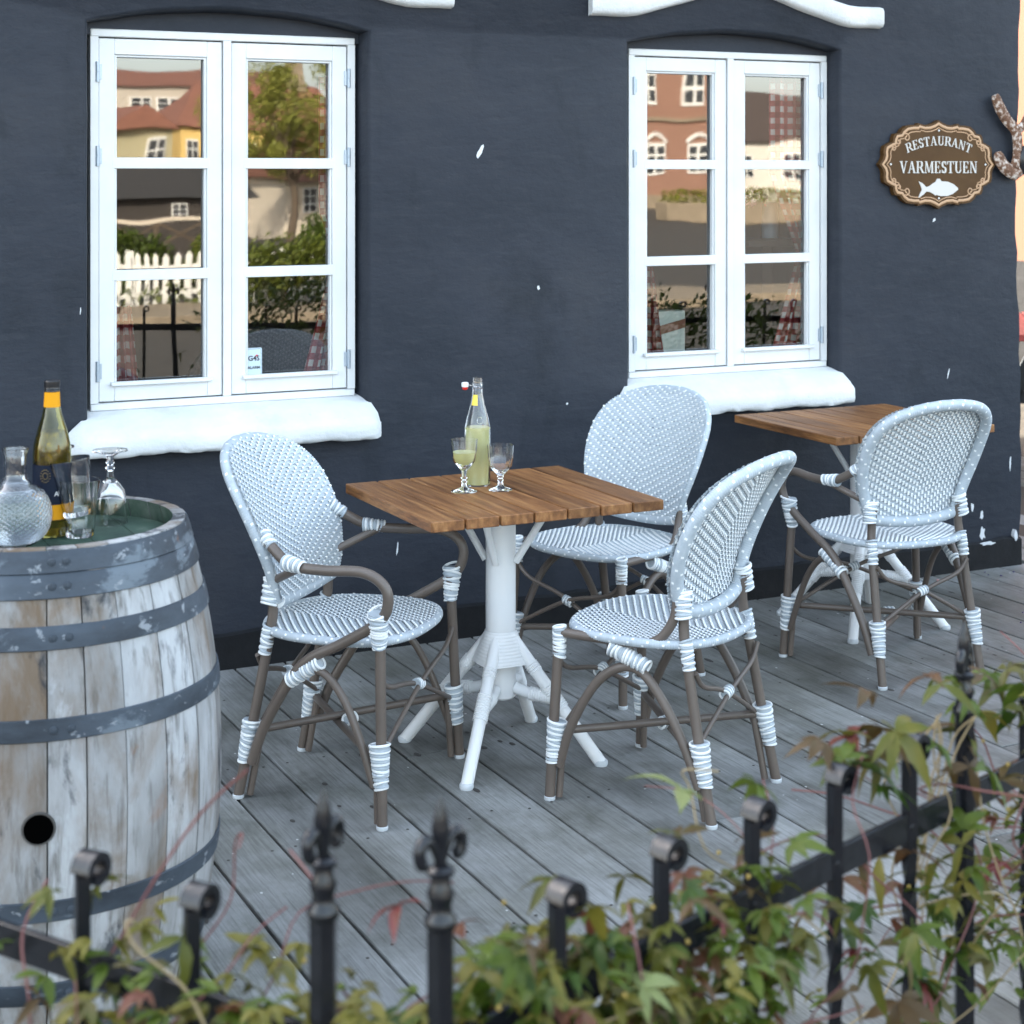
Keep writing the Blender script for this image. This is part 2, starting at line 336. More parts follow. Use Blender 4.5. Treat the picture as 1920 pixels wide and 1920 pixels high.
# screw heads and knots in the boards
mk = MB()
for i in range(-4, 30):
    for ysc in (-.35, -.95, -1.55, -2.15, -2.75, -3.35):
        for s in (-.052, .052):
            x = X0 + (i + .5) * PITCH + s + rnd.uniform(-.006, .006); y = ysc + rnd.uniform(-.02, .02)
            mk.lathe([(.0042, 0), (.0036, .0006), (.0001, .0008)], 6, (x, y, .0009))
mk.build('screw_heads', M['knot'], deck)['kind'] = 'stuff'
kn = MB()
for k in range(90):
    x = X0 + (rnd.randint(-4, 28) + .5) * PITCH + rnd.uniform(-.06, .06); y = rnd.uniform(-3.7, -.1); a = rnd.uniform(.005, .013)
    kn.lathe([(a, 0), (a * .6, .0007), (.0002, .001)], 9, (x, y, .0009), sy=rnd.uniform(1.2, 2.2), sx=.8)
kn.build('wood_knots', M['knot'], deck)['kind'] = 'stuff'

# ------------------------------------------------------------------ the restaurant building
bld = empty('restaurant_building', (0, 0, 0), 0, 'dark blue plastered restaurant building with white windows behind the tables', 'building')
WXR = 5.10; WXL = -7.0; WZT = 3.6
wins = [dict(x0=1.214, x1=2.172, fx0=1.237, fx1=2.151, hood=(1.03, 2.485)), dict(x0=3.212, x1=4.176, fx0=3.25, fx1=4.163, hood=(3.038, 4.369))]
ZB = .80; ZS = 2.128; ZC = 2.182; FZ0 = .868; FZ1 = 2.110
def opening(wd, grow=0.0, seed=0):
    q = random.Random(seed); pts = []
    x0, x1 = wd['x0'] - grow, wd['x1'] + grow
    for k in range(14): pts.append((x0 + q.uniform(-.002, .002), ZB + (ZS + grow * .5 - ZB) * k / 13))
    for k in range(1, 20):
        t = k / 20; pts.append((x0 + (x1 - x0) * t, ZS + grow * .5 + (ZC - ZS + grow * .5) * (1 - (2 * t - 1) ** 2) + q.uniform(-.0015, .0015)))
    for k in range(14): pts.append((x1 + q.uniform(-.002, .002), ZS + grow * .5 + (ZB - ZS - grow * .5) * k / 13))
    return pts
bm = bmesh.new(); edges = []
def loop2(pts, y=0.0):
    vs = [bm.verts.new((x, y, z)) for x, z in pts]
    return vs, [bm.edges.new((vs[i], vs[(i + 1) % len(vs)])) for i in range(len(vs))]
q = random.Random(5); right = []
zz = WZT
while zz > -.15: right.append((WXR + q.uniform(-.007, .006) + .012 * math.sin(zz * 3.1), zz)); zz -= .085
right.append((WXR + .005, -.15))
ov, oe = loop2([(WXL, -.15), (WXL, WZT)] + right); edges += oe
rings = []
for i, wd in enumerate(wins):
    a, ae = loop2(opening(wd, .014, i)); edges += ae; rings.append(a)
bmesh.ops.triangle_fill(bm, edges=edges, use_beauty=True)
for i, wd in enumerate(wins):
    n = len(rings[i]); prev = rings[i]
    for y, g in ((.005, .005), (.016, 0.0), (.125, -.012)):
        nw = [bm.verts.new((x, y, z)) for x, z in opening(wd, g, i)]
        for k in range(n - 1): bm.faces.new((prev[k], nw[k], nw[k + 1], prev[k + 1]))
        prev = nw
# end wall to the right and the top
rv = ov[2:]
bk = [bm.verts.new((v.co.x + .01, 8.0, v.co.z)) for v in rv]
for k in range(len(rv) - 1): bm.faces.new((rv[k], rv[k + 1], bk[k + 1], bk[k]))
bmesh.ops.recalc_face_normals(bm, faces=bm.faces)
me = bpy.data.meshes.new('wall'); bm.to_mesh(me); bm.free(); me.materials.append(M['plaster'])
for p in me.polygons: p.use_smooth = True
me.set_sharp_from_angle(angle=R(50)); link('wall', me, bld)
# roof that keeps the terrace in shade, back and left walls
rf = MB(); rf.add([(WXL - .4, -.35, 3.45), (WXR + .3, -.35, 3.45), (WXR + .3, 4, 8.2), (WXL - .4, 4, 8.2), (WXL - .4, 8.35, 3.45), (WXR + .3, 8.35, 3.45),
                   (WXL - .4, -.35, 3.3), (WXR + .3, -.35, 3.3), (WXR + .3, 8.35, 3.3), (WXL - .4, 8.35, 3.3)],
                  [(0, 1, 2, 3), (3, 2, 5, 4), (0, 6, 7, 1), (6, 9, 8, 7), (4, 5, 8, 9), (0, 3, 4, 9, 6), (1, 7, 8, 5, 2)])
M['rooftile'] = noisy('red_roof_tile', [(.3, (.20, .085, .055)), (.7, (.30, .13, .085))], scale=5, rough=.85, bump=.5, wave=(9, .5, 'X', .4))
rf.build('roof', M['rooftile'], bld, smooth=False)
MB().box(((WXL + WXR) / 2, 7.9, 1.6), (WXR - WXL - .1, .1, 3.5)).box((WXL + .06, 4, 1.6), (.1, 7.9, 3.5)).build('rear_wall', M['plaster'], bld, smooth=False)
# black tarred base
pl = MB(); q = random.Random(9); top = [(WXL + (WXR + .004 - WXL) * k / 120, .118 + q.uniform(-.006, .006)) for k in range(121)]
for k in range(120):
    (xa, za), (xb, zb) = top[k], top[k + 1]
    pl.add([(xa, -.004, -.14), (xb, -.004, -.14), (xb, -.016, -.14), (xa, -.016, -.14), (xa, -.004, za), (xb, -.004, zb), (xb, -.016, zb - .008), (xa, -.016, za - .008)], [(3, 2, 6, 7), (7, 6, 5, 4)])
pl.build('base_course', M['tar'], bld)
# interior: floor, back partition
M['room'] = plain('room_brown', (.05, .035, .025), .8)
MB().box((2.3, 3.0, -.02), (8.5, 5.6, .04)).box((2.3, 4.2, 1.5), (8.5, .08, 3.0)).box((-1.9, 2.2, 1.5), (.08, 4, 3.0)).box((4.98, 2.2, 1.5), (.08, 4, 3.0)).box((2.3, 2.2, 2.62), (8.5, 4.1, .06)).build('room_lining', M['room'], bld, smooth=False)

def hood(wd, name):
    m = MB(); x0, x1 = wd['hood']; n = 26; q = random.Random(int(x0 * 10)); rows = []
    for k in range(n + 1):
        t = k / n; x = x0 + (x1 - x0) * t; a = 2 * t - 1
        zb = 2.218 + .112 * (.5 + .5 * math.cos(math.pi * min(1, abs(a) / .86))) + .0022 * math.sin(k * 1.3)
        zt = zb + .088 + .0025 * math.sin(k * .9 + 1); rows.append((x, zb, zt))
    vs = []; fs = []
    for x, zb, zt in rows: vs += [(x, -.001, zb), (x, -.026, zb + .006), (x, -.034, zb + .02), (x, -.034, zt - .02), (x, -.026, zt - .006), (x, -.001, zt)]
    for k in range(n):
        for j in range(5): fs.append((k * 6 + j, (k + 1) * 6 + j, (k + 1) * 6 + j + 1, k * 6 + j + 1))
    fs.append(tuple(range(5, -1, -1))); fs.append(tuple(n * 6 + j for j in range(6)))
    m.add(vs, fs); m.build(name, M['masonry'], bld, ang=60)
def sill(wd):
    m = MB(); q = random.Random(int(wd['x0'] * 100)); n = 44
    prof = [(.10, FZ0 + .004), (.05, FZ0 - .004), (.0, FZ0 - .018), (-.03, FZ0 - .032), (-.06, FZ0 - .05), (-.083, FZ0 - .064), (-.092, FZ0 - .08), (-.093, FZ0 - .115), (-.086, FZ0 - .128), (-.06, FZ0 - .133), (0.02, FZ0 - .135)]
    XA, XB = wd['fx0'] - .088, wd['fx1'] + .052; vs = []; fs = []; P = len(prof)
    for k in range(n + 1):
        t = k / n; x = XA + (XB - XA) * t; e = min(t, 1 - t) * (XB - XA)
        for j, (y, z) in enumerate(prof):
            xx = x
            if y >= .02: xx = min(max(x, wd['x0'] + .004), wd['x1'] - .004)
            elif y > -.001: xx = min(max(x, wd['x0'] - .022), wd['x1'] + .012)                     # narrow part inside the opening
            elif e < .05: y = y * (1 - .5 * (1 - e / .05) ** 2) ; z -= (.02 * (1 - e / .05) ** 2 if j < 6 else 0)
            jit = (.0022 * math.sin(k * .55 + wd['x0']) + .0016 * math.sin(k * 1.37 + j) + q.uniform(-.0009, .0009)) if 4 <= j <= 9 else 0
            vs.append((xx, y + jit, z + jit * 1.2))
    for k in range(n):
        for j in range(P - 1): fs.append((k * P + j, k * P + j + 1, (k + 1) * P + j + 1, (k + 1) * P + j))
    fs.append(tuple(range(P))); fs.append(tuple(n * P + j for j in range(P - 1, -1, -1)))
    m.add(vs, fs); m.build('sill', M['masonry'], bld, ang=55)
hinge_me = MB().lathe([(.001, -.034), (.0068, -.033), (.0068, -.001), (.0058, 0), (.0068, .001), (.0068, .033), (.001, .034)], 10).box((.008, .004, 0), (.014, .004, .05)).mesh('hinge', M['hinge'])
def window(wd):
    win = empty('window', (0, 0, 0)); win.parent = bld
    a, b = wd['fx0'], wd['fx1']; y = .068; fr = MB()
    # arched infill of wall colour above the frame
    n = 20; vs = []
    for k in range(n + 1):
        x = wd['x0'] + .0 + (wd['x1'] - wd['x0']) * k / n; vs += [(x, .0725, FZ1 - .02), (x, .0725, ZC + .02)]
    MB().add(vs, [(2 * k, 2 * k + 2, 2 * k + 3, 2 * k + 1) for k in range(n)]).build('arch_infill', M['plaster'], win)
    D = .075; yc = y + D / 2
    fr.box(((a + b) / 2, yc, FZ1 - .013), (b - a, D, .026), .003).box(((a + b) / 2, yc, FZ0 + .012), (b - a, D, .024), .003)
    fr.box((a + .013, yc, (FZ0 + FZ1) / 2), (.026, D - .001, FZ1 - FZ0 - .05)).box((b - .013, yc, (FZ0 + FZ1) / 2), (.026, D - .001, FZ1 - FZ0 - .05))
    cx = (a + b) / 2; fr.box((cx, yc, (FZ0 + FZ1) / 2), (.027, D - .002, FZ1 - FZ0 - .05))
    fr.build('frame', M['white'], win)
    MB().box((cx, y + .06, (FZ0 + FZ1) / 2), (b - a - .01, .01, FZ1 - FZ0 - .01)).build('backing', M['gasket'], win) if False else None
    for s, (xa, xb) in enumerate(((a + .0285, cx - .016), (cx + .016, b - .0285))):
        za, zb = FZ0 + .028, FZ1 - .030; c = MB(); yy = y + .008; T = .048; st = .052
        c.box((xa + st / 2, yy + T / 2, (za + zb) / 2), (st, T, zb - za), .0025).box((xb - st / 2, yy + T / 2, (za + zb) / 2), (st, T, zb - za), .0025)
        c.box(((xa + xb) / 2, yy + T / 2 + .0006, zb - st / 2), (xb - xa - 2 * st + .002, T, st), .002).box(((xa + xb) / 2, yy + T / 2 + .0006, za + .028), (xb - xa - 2 * st + .002, T, .056), .002)
        c.box(((xa + xb) / 2, yy - .006, za + .057), (xb - xa - 2 * st + .03, .022, .014), .003)       # drip rail
        c.build('casement', M['white'], win)
        ga, gb = xa + st, xb - st; z0, z1 = za + .056, zb - st; mh = .026; ph = (z1 - z0 - 2 * mh) / 3
        for k in range(2):
            zc = z0 + (k + 1) * ph + k * mh + mh / 2
            MB().box(((ga + gb) / 2, yy + .022, zc), (gb - ga, .036, mh), .003).box(((ga + gb) / 2, yy + .003, zc), (gb - ga + .02, .007, mh + .010), .002).build('glazing_bar', M['white'], win)
        bd = MB()
        for xx in (ga + .004, gb - .004): bd.box((xx, yy + .016, (z0 + z1) / 2), (.008, .02, z1 - z0), .002)
        bd.box(((ga + gb) / 2, yy + .0165, z1 - .004), (gb - ga, .019, .008), .002); bd.build('bead', M['white'], win)
        for k in range(3):
            zc = z0 + k * (ph + mh) + ph / 2
            MB().add([(ga, yy + .027, zc - ph / 2 - .004), (gb, yy + .027, zc - ph / 2 - .004), (gb, yy + .027, zc + ph / 2 + .004), (ga, yy + .027, zc + ph / 2 + .004)], [(0, 1, 2, 3)]).build('pane', M['pane'], win, smooth=False)
        for zc in (za + .10, za + .80, zb - .11):
            h = link('hinge', hinge_me, win, (xa - .006 if s == 0 else xb + .006, y + .002, zc))
            if s: h.scale = (-1, 1, 1)
    return win
winobs = [window(wd) for wd in wins]
for wd in wins: hood(wd, 'hood_mould'); sill(wd)
# flaked paint spots on the wall
M['chip'] = plain('bare_plaster', (.62, .63, .64), .8)
for (x, z, a, b, rot) in [(2.599, 1.716, .010, .028, .5), (4.724, .819, .004, .022, .25), (2.833, 1.225, .006, .009, 0), (5.055, .422, .006, .035, .1), (4.905, .145, .016, .035, 0), (4.92, .105, .04, .008, 0), (2.282, .334, .004, .03, .1),
                          (4.85, .26, .008, .02, 0), (4.90, .22, .01, .02, .3), (4.80, .37, .006, .01, 0), (5.07, .13, .012, .03, 0), (4.70, .62, .005, .008, 0), (3.05, .52, .005, .006, 0), (2.95, .80, .004, .005, 0), (4.65, 1.45, .007, .012, 1), (1.19, 1.2, .002, .012, .05)]:
    q = random.Random(int(x * 1000)); pts = []
    for k in range(11):
        an = 2 * math.pi * k / 11; f = q.uniform(.45, 1.1); u, v = a * f * math.cos(an), b * f * math.sin(an)
        pts.append((x + u * math.cos(rot) + v * math.sin(rot), z - u * math.sin(rot) + v * math.cos(rot)))
    MB().prism(pts, -.0012 if z > .14 else -.0185, .0005).build('paint_chip', M['chip'], bld, smooth=False)

# curtains behind the panes
def curtain(x0, x1, z0, z1, pinch, side, y=.24):
    """hangs from z1, gathered towards one side at height pinch"""
    nx, nz = 30, 26; vs = []; uv = []; m = MB(); fs = []
    for j in range(nz + 1):
        z = z1 + (z0 - z1) * j / nz
        t = (z1 - z) / (z1 - z0); wd_ = pinch(t)
        for i in range(nx + 1):
            s = i / nx; xx = (x0 + (x1 - x0) * s * wd_) if side < 0 else (x1 - (x1 - x0) * s * wd_)
            vs.append((xx, y + .018 * math.sin(s * 22) * (1.2 - .4 * wd_), z)); uv.append((s * (x1 - x0) * 1.25, z))
    for j in range(nz):
        for i in range(nx): fs.append((j * (nx + 1) + i, j * (nx + 1) + i + 1, (j + 1) * (nx + 1) + i + 1, (j + 1) * (nx + 1) + i))
    m.add(vs, fs); me = m.mesh('curtain', M['gingham']); ul = me.uv_layers.new(name='UVMap')
    for lp in me.loops: ul.data[lp.index].uv = uv[lp.vertex_index]
    return link('curtain', me)
def tie(t): return .42 if t < .30 else (.42 - .9 * (t - .30) if t < .48 else .26 + .85 * (t - .48))
tag(curtain(1.90, 2.20, .93, 1.98, lambda t: .50 if t < .45 else (.5 - 1.2 * (t - .45) if t < .6 else .32 + .95 * (t - .6)), 1, .16), 'red and white gingham curtain at the right of the left window', 'curtain', 'gingham curtains')
tag(curtain(1.325, 1.55, .90, 1.20, lambda t: .30 + .12 * t, -1, .16), 'narrow gingham curtain at the left edge of the left window', 'curtain', 'gingham curtains')
tag(curtain(3.86, 4.20, .93, 2.02, lambda t: .7 if t < .35 else (.7 - 1.4 * (t - .35) if t < .65 else .28 + 1.1 * (t - .65)), 1, .18), 'red gingham curtain in the right sash of the right window', 'curtain', 'gingham curtains')
tag(curtain(3.385, 3.7, .90, 1.28, lambda t: .06 + .2 * t, -1, .16), 'sliver of gingham curtain at the left edge of the right window', 'curtain', 'gingham curtains')

# G4S alarm sticker on the pane
def text_mesh(name, body, size, mat, parent, loc, rot=(R(90), 0, 0), ext=.0004, align='CENTER', sx=1, bold=0.0):
    cu = bpy.data.curves.new(name, 'FONT'); cu.body = body; cu.size = size; cu.align_x = align; cu.align_y = 'CENTER'; cu.extrude = ext; cu.offset = bold; cu.resolution_u = 3
    o = bpy.data.objects.new(name, cu); COL.objects.link(o)
    dg = bpy.context.evaluated_depsgraph_get(); me = bpy.data.meshes.new_from_object(o.evaluated_get(dg)); COL.objects.unlink(o); bpy.data.objects.remove(o)
    me.materials.clear(); me.materials.append(mat); r = link(name, me, parent, loc); r.rotation_euler = rot; r.scale = (sx, 1, 1); return r
M['ink'] = plain('dark_ink', (.02, .02, .025), .5); M['redink'] = plain('red_ink', (.6, .02, .02), .5); M['sticker'] = plain('pale_blue_sticker', (.5, .6, .66), .5)
stk = empty('alarm_sticker', (1.795, .098, .997), 0, 'small pale blue alarm sticker in the corner of a window pane', 'sticker')
def rrect(wd_, h, r, n=5):
    pts = []
    for cx, cz, a0 in ((wd_ / 2 - r, h / 2 - r, 0), (-wd_ / 2 + r, h / 2 - r, 90), (-wd_ / 2 + r, -h / 2 + r, 180), (wd_ / 2 - r, -h / 2 + r, 270)):
        for k in range(n + 1): a = R(a0 + 90 * k / n); pts.append((cx + r * math.cos(a), cz + r * math.sin(a)))
    return pts
MB().prism(rrect(.058, .10, .006), -.0008, .0008).build('card', M['sticker'], stk, smooth=False)
MB().tube([(x, -.0010, z) for x, z in rrect(.052, .093, .005)], .0005, 4, closed=True).build('border', M['ink'], stk)
text_mesh('logo_text', 'G4S', .024, M['ink'], stk, (0, -.0012, .014), bold=.0006)
text_mesh('alarm_text', 'ALARM', .0135, M['ink'], stk, (0, -.0012, -.017), bold=.0003)
MB().prism([(.002, .021), (.012, .028), (.016, .021)], -.0014, -.0009).build('red_mark', M['redink'], stk, smooth=False)

# things on the inner sill
bx = empty('carton', (3.515, .22, .935), R(-12), 'white carton with a brown band standing inside the right window', 'carton')
MB().box((0, 0, .085), (.115, .07, .17), .002).build('box', plain('carton_white', (.62, .68, .62), .6), bx)
MB().add([(-.0585, -.0362, .075), (.0585, -.0362, .105), (.0585, -.0362, .14), (-.0585, -.0362, .11)], [(0, 1, 2, 3)]).build('band', plain('carton_brown', (.2, .07, .035), .6), bx, smooth=False)
ps = empty('added_vase_stand', (4.09, .40, 0), 0, 'slim dark stand added to hold the vase inside the right window', 'stand'); MB().box((0, 0, 1.355), (.30, .22, .03), .004).build('top', M['room'], ps); MB().box((0, 0, .68), (.05, .05, 1.34)).box((0, 0, .02), (.26, .22, .04)).build('column', M['room'], ps, smooth=False)  # added support, only there to carry the vase
vase = empty('vase_for_reflection', (4.12, .40, 1.372), 0, 'pale blue vase with pink flowers standing in for a reflection in the right window', 'vase')  # indoor stand-in for flowers mirrored in the pane from outside
MB().lathe([(.0, 0), (.034, 0), (.036, .06), (.030, .12), (.034, .15), (.03, .15), (.026, .12), (.03, .01)], 16).build('vase_body', plain('vase_blue', (.45, .6, .75), .25), vase)
fl = MB(); q = random.Random(3)
for k in range(26):
    a, b = q.uniform(0, 6.28), q.uniform(-.2, 1); c = Vector((-.09 + .05 * math.cos(a), .05 * math.sin(a), .15 + .06 * b))
    for p in range(5):
        e = c + Vector((.014 * math.cos(p * 1.26 + k), .01 * math.sin(p * 1.26), .014 * math.sin(p * 1.26 + k))); fl.add([c, e + Vector((.005, 0, .004)), e + Vector((.003, .003, -.006))], [(0, 1, 2)])
fl.build('blossoms', plain('pink_petals', (.6, .25, .36), .7), vase)
MB().tube([(0, 0, .1), (-.03, 0, .16), (-.07, 0, .19)], .003, 5).build('stems', plain('stem_green', (.06, .12, .03), .7), vase)
ic = empty('indoor_chair', (1.98, .62, 0), 0, 'dark wicker chair back seen through the left window', 'chair')
pts = [(-.30, .62), (-.27, .86), (-.17, 1.0), (0, 1.05), (.17, 1.0), (.27, .86), (.30, .62)]
M['wicker'] = noisy('dark_wicker', [(.4, (.012, .013, .016)), (.6, (.05, .052, .058))], scale=70, rough=.6, bump=.8, dist=.004)
MB().prism(pts, -.012, .012).tube(curve([(x, 0, z) for x, z in pts], 6), .02, 8).build('backrest', M['wicker'], ic)
for s in (-1, 1): MB().tube([(.27 * s, 0, 0), (.29 * s, 0, .64)], .018, 8).tube([(.27 * s, .45, 0), (.27 * s, .45, .45)], .018, 8).build('leg', M['wicker'], ic)
MB().box((0, .22, .46), (.56, .5, .05), .02).build('seat', M['wicker'], ic)

# ------------------------------------------------------------------ plaque
sg = empty('restaurant_sign', (4.652, -.004, 1.676), 0, 'ornate brown oval restaurant sign with a fish on the dark wall', 'sign')
M['brown'] = noisy('sign_brown', [(.3, (.060, .028, .008)), (.7, (.085, .041, .012))], scale=9, rough=.6, bump=0, spec=.2)
M['cream'] = plain('sign_cream', (.45, .27, .15), .6); M['lettering'] = plain('sign_letters', (.55, .52, .48), .6)
def qpts(a, b):       # first quadrant outline from (a,0) to (0,b): ogee points and scallops
    P = [(1, 0), (.945, .10), (.925, .20), (.93, .30), (.915, .40), (.83, .47), (.775, .50), (.765, .60), (.74, .68), (.655, .70), (.62, .78), (.55, .86), (.45, .885), (.36, .885), (.35, .925), (.25, .885), (.15, .895), (.06, .945), (0, 1.0)]
    return [(x * a, z * b) for x, z in P]
def plaque_outline(a, b):
    q1 = qpts(a, b); o = list(q1)
    o += [(-x, z) for x, z in reversed(q1[:-1])]; o += [(-x, -z) for x, z in q1[1:]]; o += [(x, -z) for x, z in reversed(q1[1:-1])]
    return o
MB().prism(plaque_outline(.302, .181), -.022, .0).build('board', M['brown'], sg, smooth=False)
o1 = plaque_outline(.284, .166); bd = MB(); bd.tube([(x, -.0225, z) for x, z in o1], .0055, 6, closed=True, flat=.35); bd.build('outer_border', M['cream'], sg)
o2 = plaque_outline(.264, .150); bd = MB(); bd.tube([(x, -.0225, z) for x, z in o2], .0022, 5, closed=True, flat=.5); bd.build('inner_border', M['cream'], sg)
for sx in (-1, 1):
    for sz in (-1, 1):
        for (cx, cz, r0, turn) in ((.165, .108, .017, 1), (.205, .092, .014, -1), (.232, .066, .015, 1)):
            pts = [(sx * (cx + (r0 * (1 - t / 22)) * math.cos(turn * t * .42 + 1)), -.0232, sz * (cz + (r0 * (1 - t / 22)) * math.sin(turn * t * .42 + 1))) for t in range(18)]
            MB().tube(pts, .0028, 5, flat=.5).build('scroll', M['cream'], sg)
for x, z in ((0, .138), (0, -.138), (-.245, 0), (.245, 0)): MB().lathe([(.0045, 0), (.003, .003), (.0002, .004)], 10).build('screw', M['ceramic'], sg, loc=(x, -.023, z)).rotation_euler = (R(90), 0, 0)
# serif capitals: list of stroke polygons in a 1-high em
def ser(x, z, w_, up): return [(x - w_ / 2, z), (x + w_ / 2, z), (x + w_ / 2 - .03, z + .055 * up), (x - w_ / 2 + .03, z + .055 * up)]
def stem(x, w_=.15, z0=0, z1=1): return [(x - w_ / 2, z0), (x + w_ / 2, z0), (x + w_ / 2, z1), (x - w_ / 2, z1)]
def quad(a, b, wa, wb=None): wb = wa if wb is None else wb; return [(a[0] - wa / 2, a[1]), (a[0] + wa / 2, a[1]), (b[0] + wb / 2, b[1]), (b[0] - wb / 2, b[1])]
def arcband(cx, cz, rx, rz, a0, a1, wt, ws, n=9):
    polys = []
    for k in range(n):
        q_ = []
        for (t, s) in ((k, 1), (k + 1, 1), (k + 1, -1), (k, -1)):
            a = R(a0 + (a1 - a0) * t / n); wv = (ws * abs(math.cos(a)) + wt * abs(math.sin(a))) / 2
            q_.append((cx + (rx + s * wv) * math.cos(a), cz + (rz + s * wv) * math.sin(a)))
        polys.append(q_)
    return polys
GL = {
 'R': (.78, [stem(.17), ser(.17, 0, .36, 1), ser(.14, 1, .3, -1), [(.2, .945), (.44, .945), (.44, 1), (.2, 1)], [(.2, .47), (.44, .47), (.44, .525), (.2, .525)], quad((.72, 0), (.42, .5), .19, .15)] + arcband(.44, .735, .16, .237, -90, 90, .055, .15) + [[(.66, 0), (.86, 0), (.86, .05), (.64, .05)]]),
 'E': (.68, [stem(.17), ser(.15, 0, .26, 1), ser(.15, 1, .26, -1), [(.2, .945), (.6, .945), (.6, 1), (.2, 1)], [(.2, 0), (.63, 0), (.63, .055), (.2, .055)], [(.2, .48), (.47, .48), (.47, .535), (.2, .535)], [(.55, .76), (.6, .76), (.6, .95), (.5, .95)], [(.58, .25), (.64, .25), (.63, .05), (.53, .05)], [(.42, .38), (.47, .38), (.47, .63), (.42, .63)]]),
 'S': (.58, arcband(.29, .735, .175, .235, 20, 270, .06, .14, 12) + arcband(.29, .265, .175, .235, 90, -160, .06, .14, 12) + [[(.45, .7), (.49, .7), (.49, .98), (.45, .98)], [(.08, .02), (.12, .02), (.12, .3), (.08, .3)]]),
 'T': (.72, [stem(.36), ser(.36, 0, .36, 1), [(.02, .945), (.70, .945), (.70, 1), (.02, 1)], [(.02, .74), (.06, .74), (.12, .95), (.02, .95)], [(.66, .74), (.70, .74), (.70, .95), (.60, .95)]]),
 'A': (.80, [quad((.12, 0), (.39, 1), .06), quad((.66, 0), (.40, 1), .17, .12), [(.22, .32), (.58, .32), (.57, .375), (.23, .375)], ser(.12, 0, .26, 1), ser(.68, 0, .32, 1)]),
 'U': (.82, [stem(.19, .15, .3, 1), stem(.65, .06, .3, 1), ser(.19, 1, .34, -1), ser(.65, 1, .26, -1)] + arcband(.42, .3, .23, .27, 180, 360, .06, .10, 10)),
 'N': (.86, [stem(.17, .06), stem(.70, .06), quad((.67, 0), (.19, 1), .15), ser(.17, 0, .26, 1), ser(.70, 1, .26, -1), ser(.14, 1, .22, -1)]),
 'V': (.80, [quad((.42, 0), (.15, 1), .12, .17), quad((.41, 0), (.67, 1), .06), ser(.15, 1, .34, -1), ser(.67, 1, .26, -1)]),
 'M': (1.0, [quad((.15, 0), (.19, 1), .06), stem(.83, .15), quad((.49, .05), (.22, 1), .10, .15), quad((.49, .05), (.80, 1), .06, .07), ser(.15, 0, .26, 1), ser(.83, 0, .32, 1), ser(.16, 1, .2, -1), ser(.86, 1, .24, -1)]),
}
def letter(ch, size, x, z, ang, sx=1.0):
    m = MB(); wd_, polys = GL[ch]
    for i, pl_ in enumerate(polys):
        if sum(pl_[k][0] * pl_[(k + 1) % 4][1] - pl_[(k + 1) % 4][0] * pl_[k][1] for k in range(4)) < 0: pl_ = pl_[::-1]
        m.prism([((px_ - wd_ / 2) * size * sx, pz_ * size) for px_, pz_ in pl_], -.0245 - .00007 * i, -.0215)
    o = m.build('letter', M['lettering'], sg, smooth=False, loc=(x, 0, z)); o.rotation_euler = (0, -ang, 0)
def advance(wd_, gap=.04): return wd_ + gap
txt = 'VARMESTUEN'; size = .048; kx = .405 / (sum(advance(GL[c][0]) for c in txt) * size); x = -.2025
for c in txt: a = advance(GL[c][0]) * size * kx; letter(c, size, x + a / 2, -.035, 0, kx); x += a
txt = 'RESTAURANT'; size = .037; rad = .42; kx = .335 / (sum(advance(GL[c][0]) for c in txt) * size); s = -.1675
for c in txt:
    a = advance(GL[c][0]) * size * kx; th = (s + a / 2) / rad; letter(c, size, rad * math.sin(th), .078 - rad * (1 - math.cos(th)), -th, kx); s += a
fish = [(-.105, .030), (-.085, .022), (-.066, .006), (-.05, .010), (-.03, .022), (-.018, .027), (-.010, .040), (.004, .040), (.012, .030), (.045, .028), (.075, .018), (.098, .002), (.100, -.004), (.094, -.008), (.072, -.022), (.045, -.030), (.01, -.031), (-.012, -.026), (-.02, -.028), (-.03, -.021), (-.05, -.013), (-.066, -.012), (-.08, -.024), (-.106, -.037), (-.098, -.02), (-.088, -.004), (-.095, .012)]
MB().prism([(x, z - .098) for x, z in fish], -.0245, -.0215).build('fish', M['lettering'], sg, smooth=False)

# rusty forked iron at the corner of the house
ir = empty('rusty_iron_fork', (5.02, -.02, 1.78), 0, 'rusty speckled forked iron piece fixed at the wall corner', 'ironwork')
m = MB()
m.tube(curve([(-.075, -.01, .185), (-.055, -.012, .14), (-.015, -.012, .085), (.03, -.012, .045), (.045, -.012, .0), (.045, -.012, -.07), (.03, -.012, -.115)], 5), [.018, .021, .024, .025, .026, .027, .028, .027, .027, .027] + [.026] * 21, 10, flat=.5)
m.tube(curve([(-.06, -.012, -.05), (-.05, -.012, -.085), (-.015, -.012, -.12), (.03, -.012, -.14), (.06, -.012, -.13)], 5), [.013, .019, .024, .027] + [.029] * 13 + [.024] * 4, 10, flat=.5)
m.tube(curve([(.045, -.012, .04), (.075, -.012, .06), (.10, -.012, .10)], 5), .02, 8, flat=.5)
m.build('fork', M['rust'], ir)
MB().lathe([(.001, -.065), (.02, -.058), (.034, -.03), (.038, 0), (.034, .03), (.02, .058), (.001, .065)], 14, (.085, -.02, -.085), sy=.6).build('float', M['blackcap'], ir)

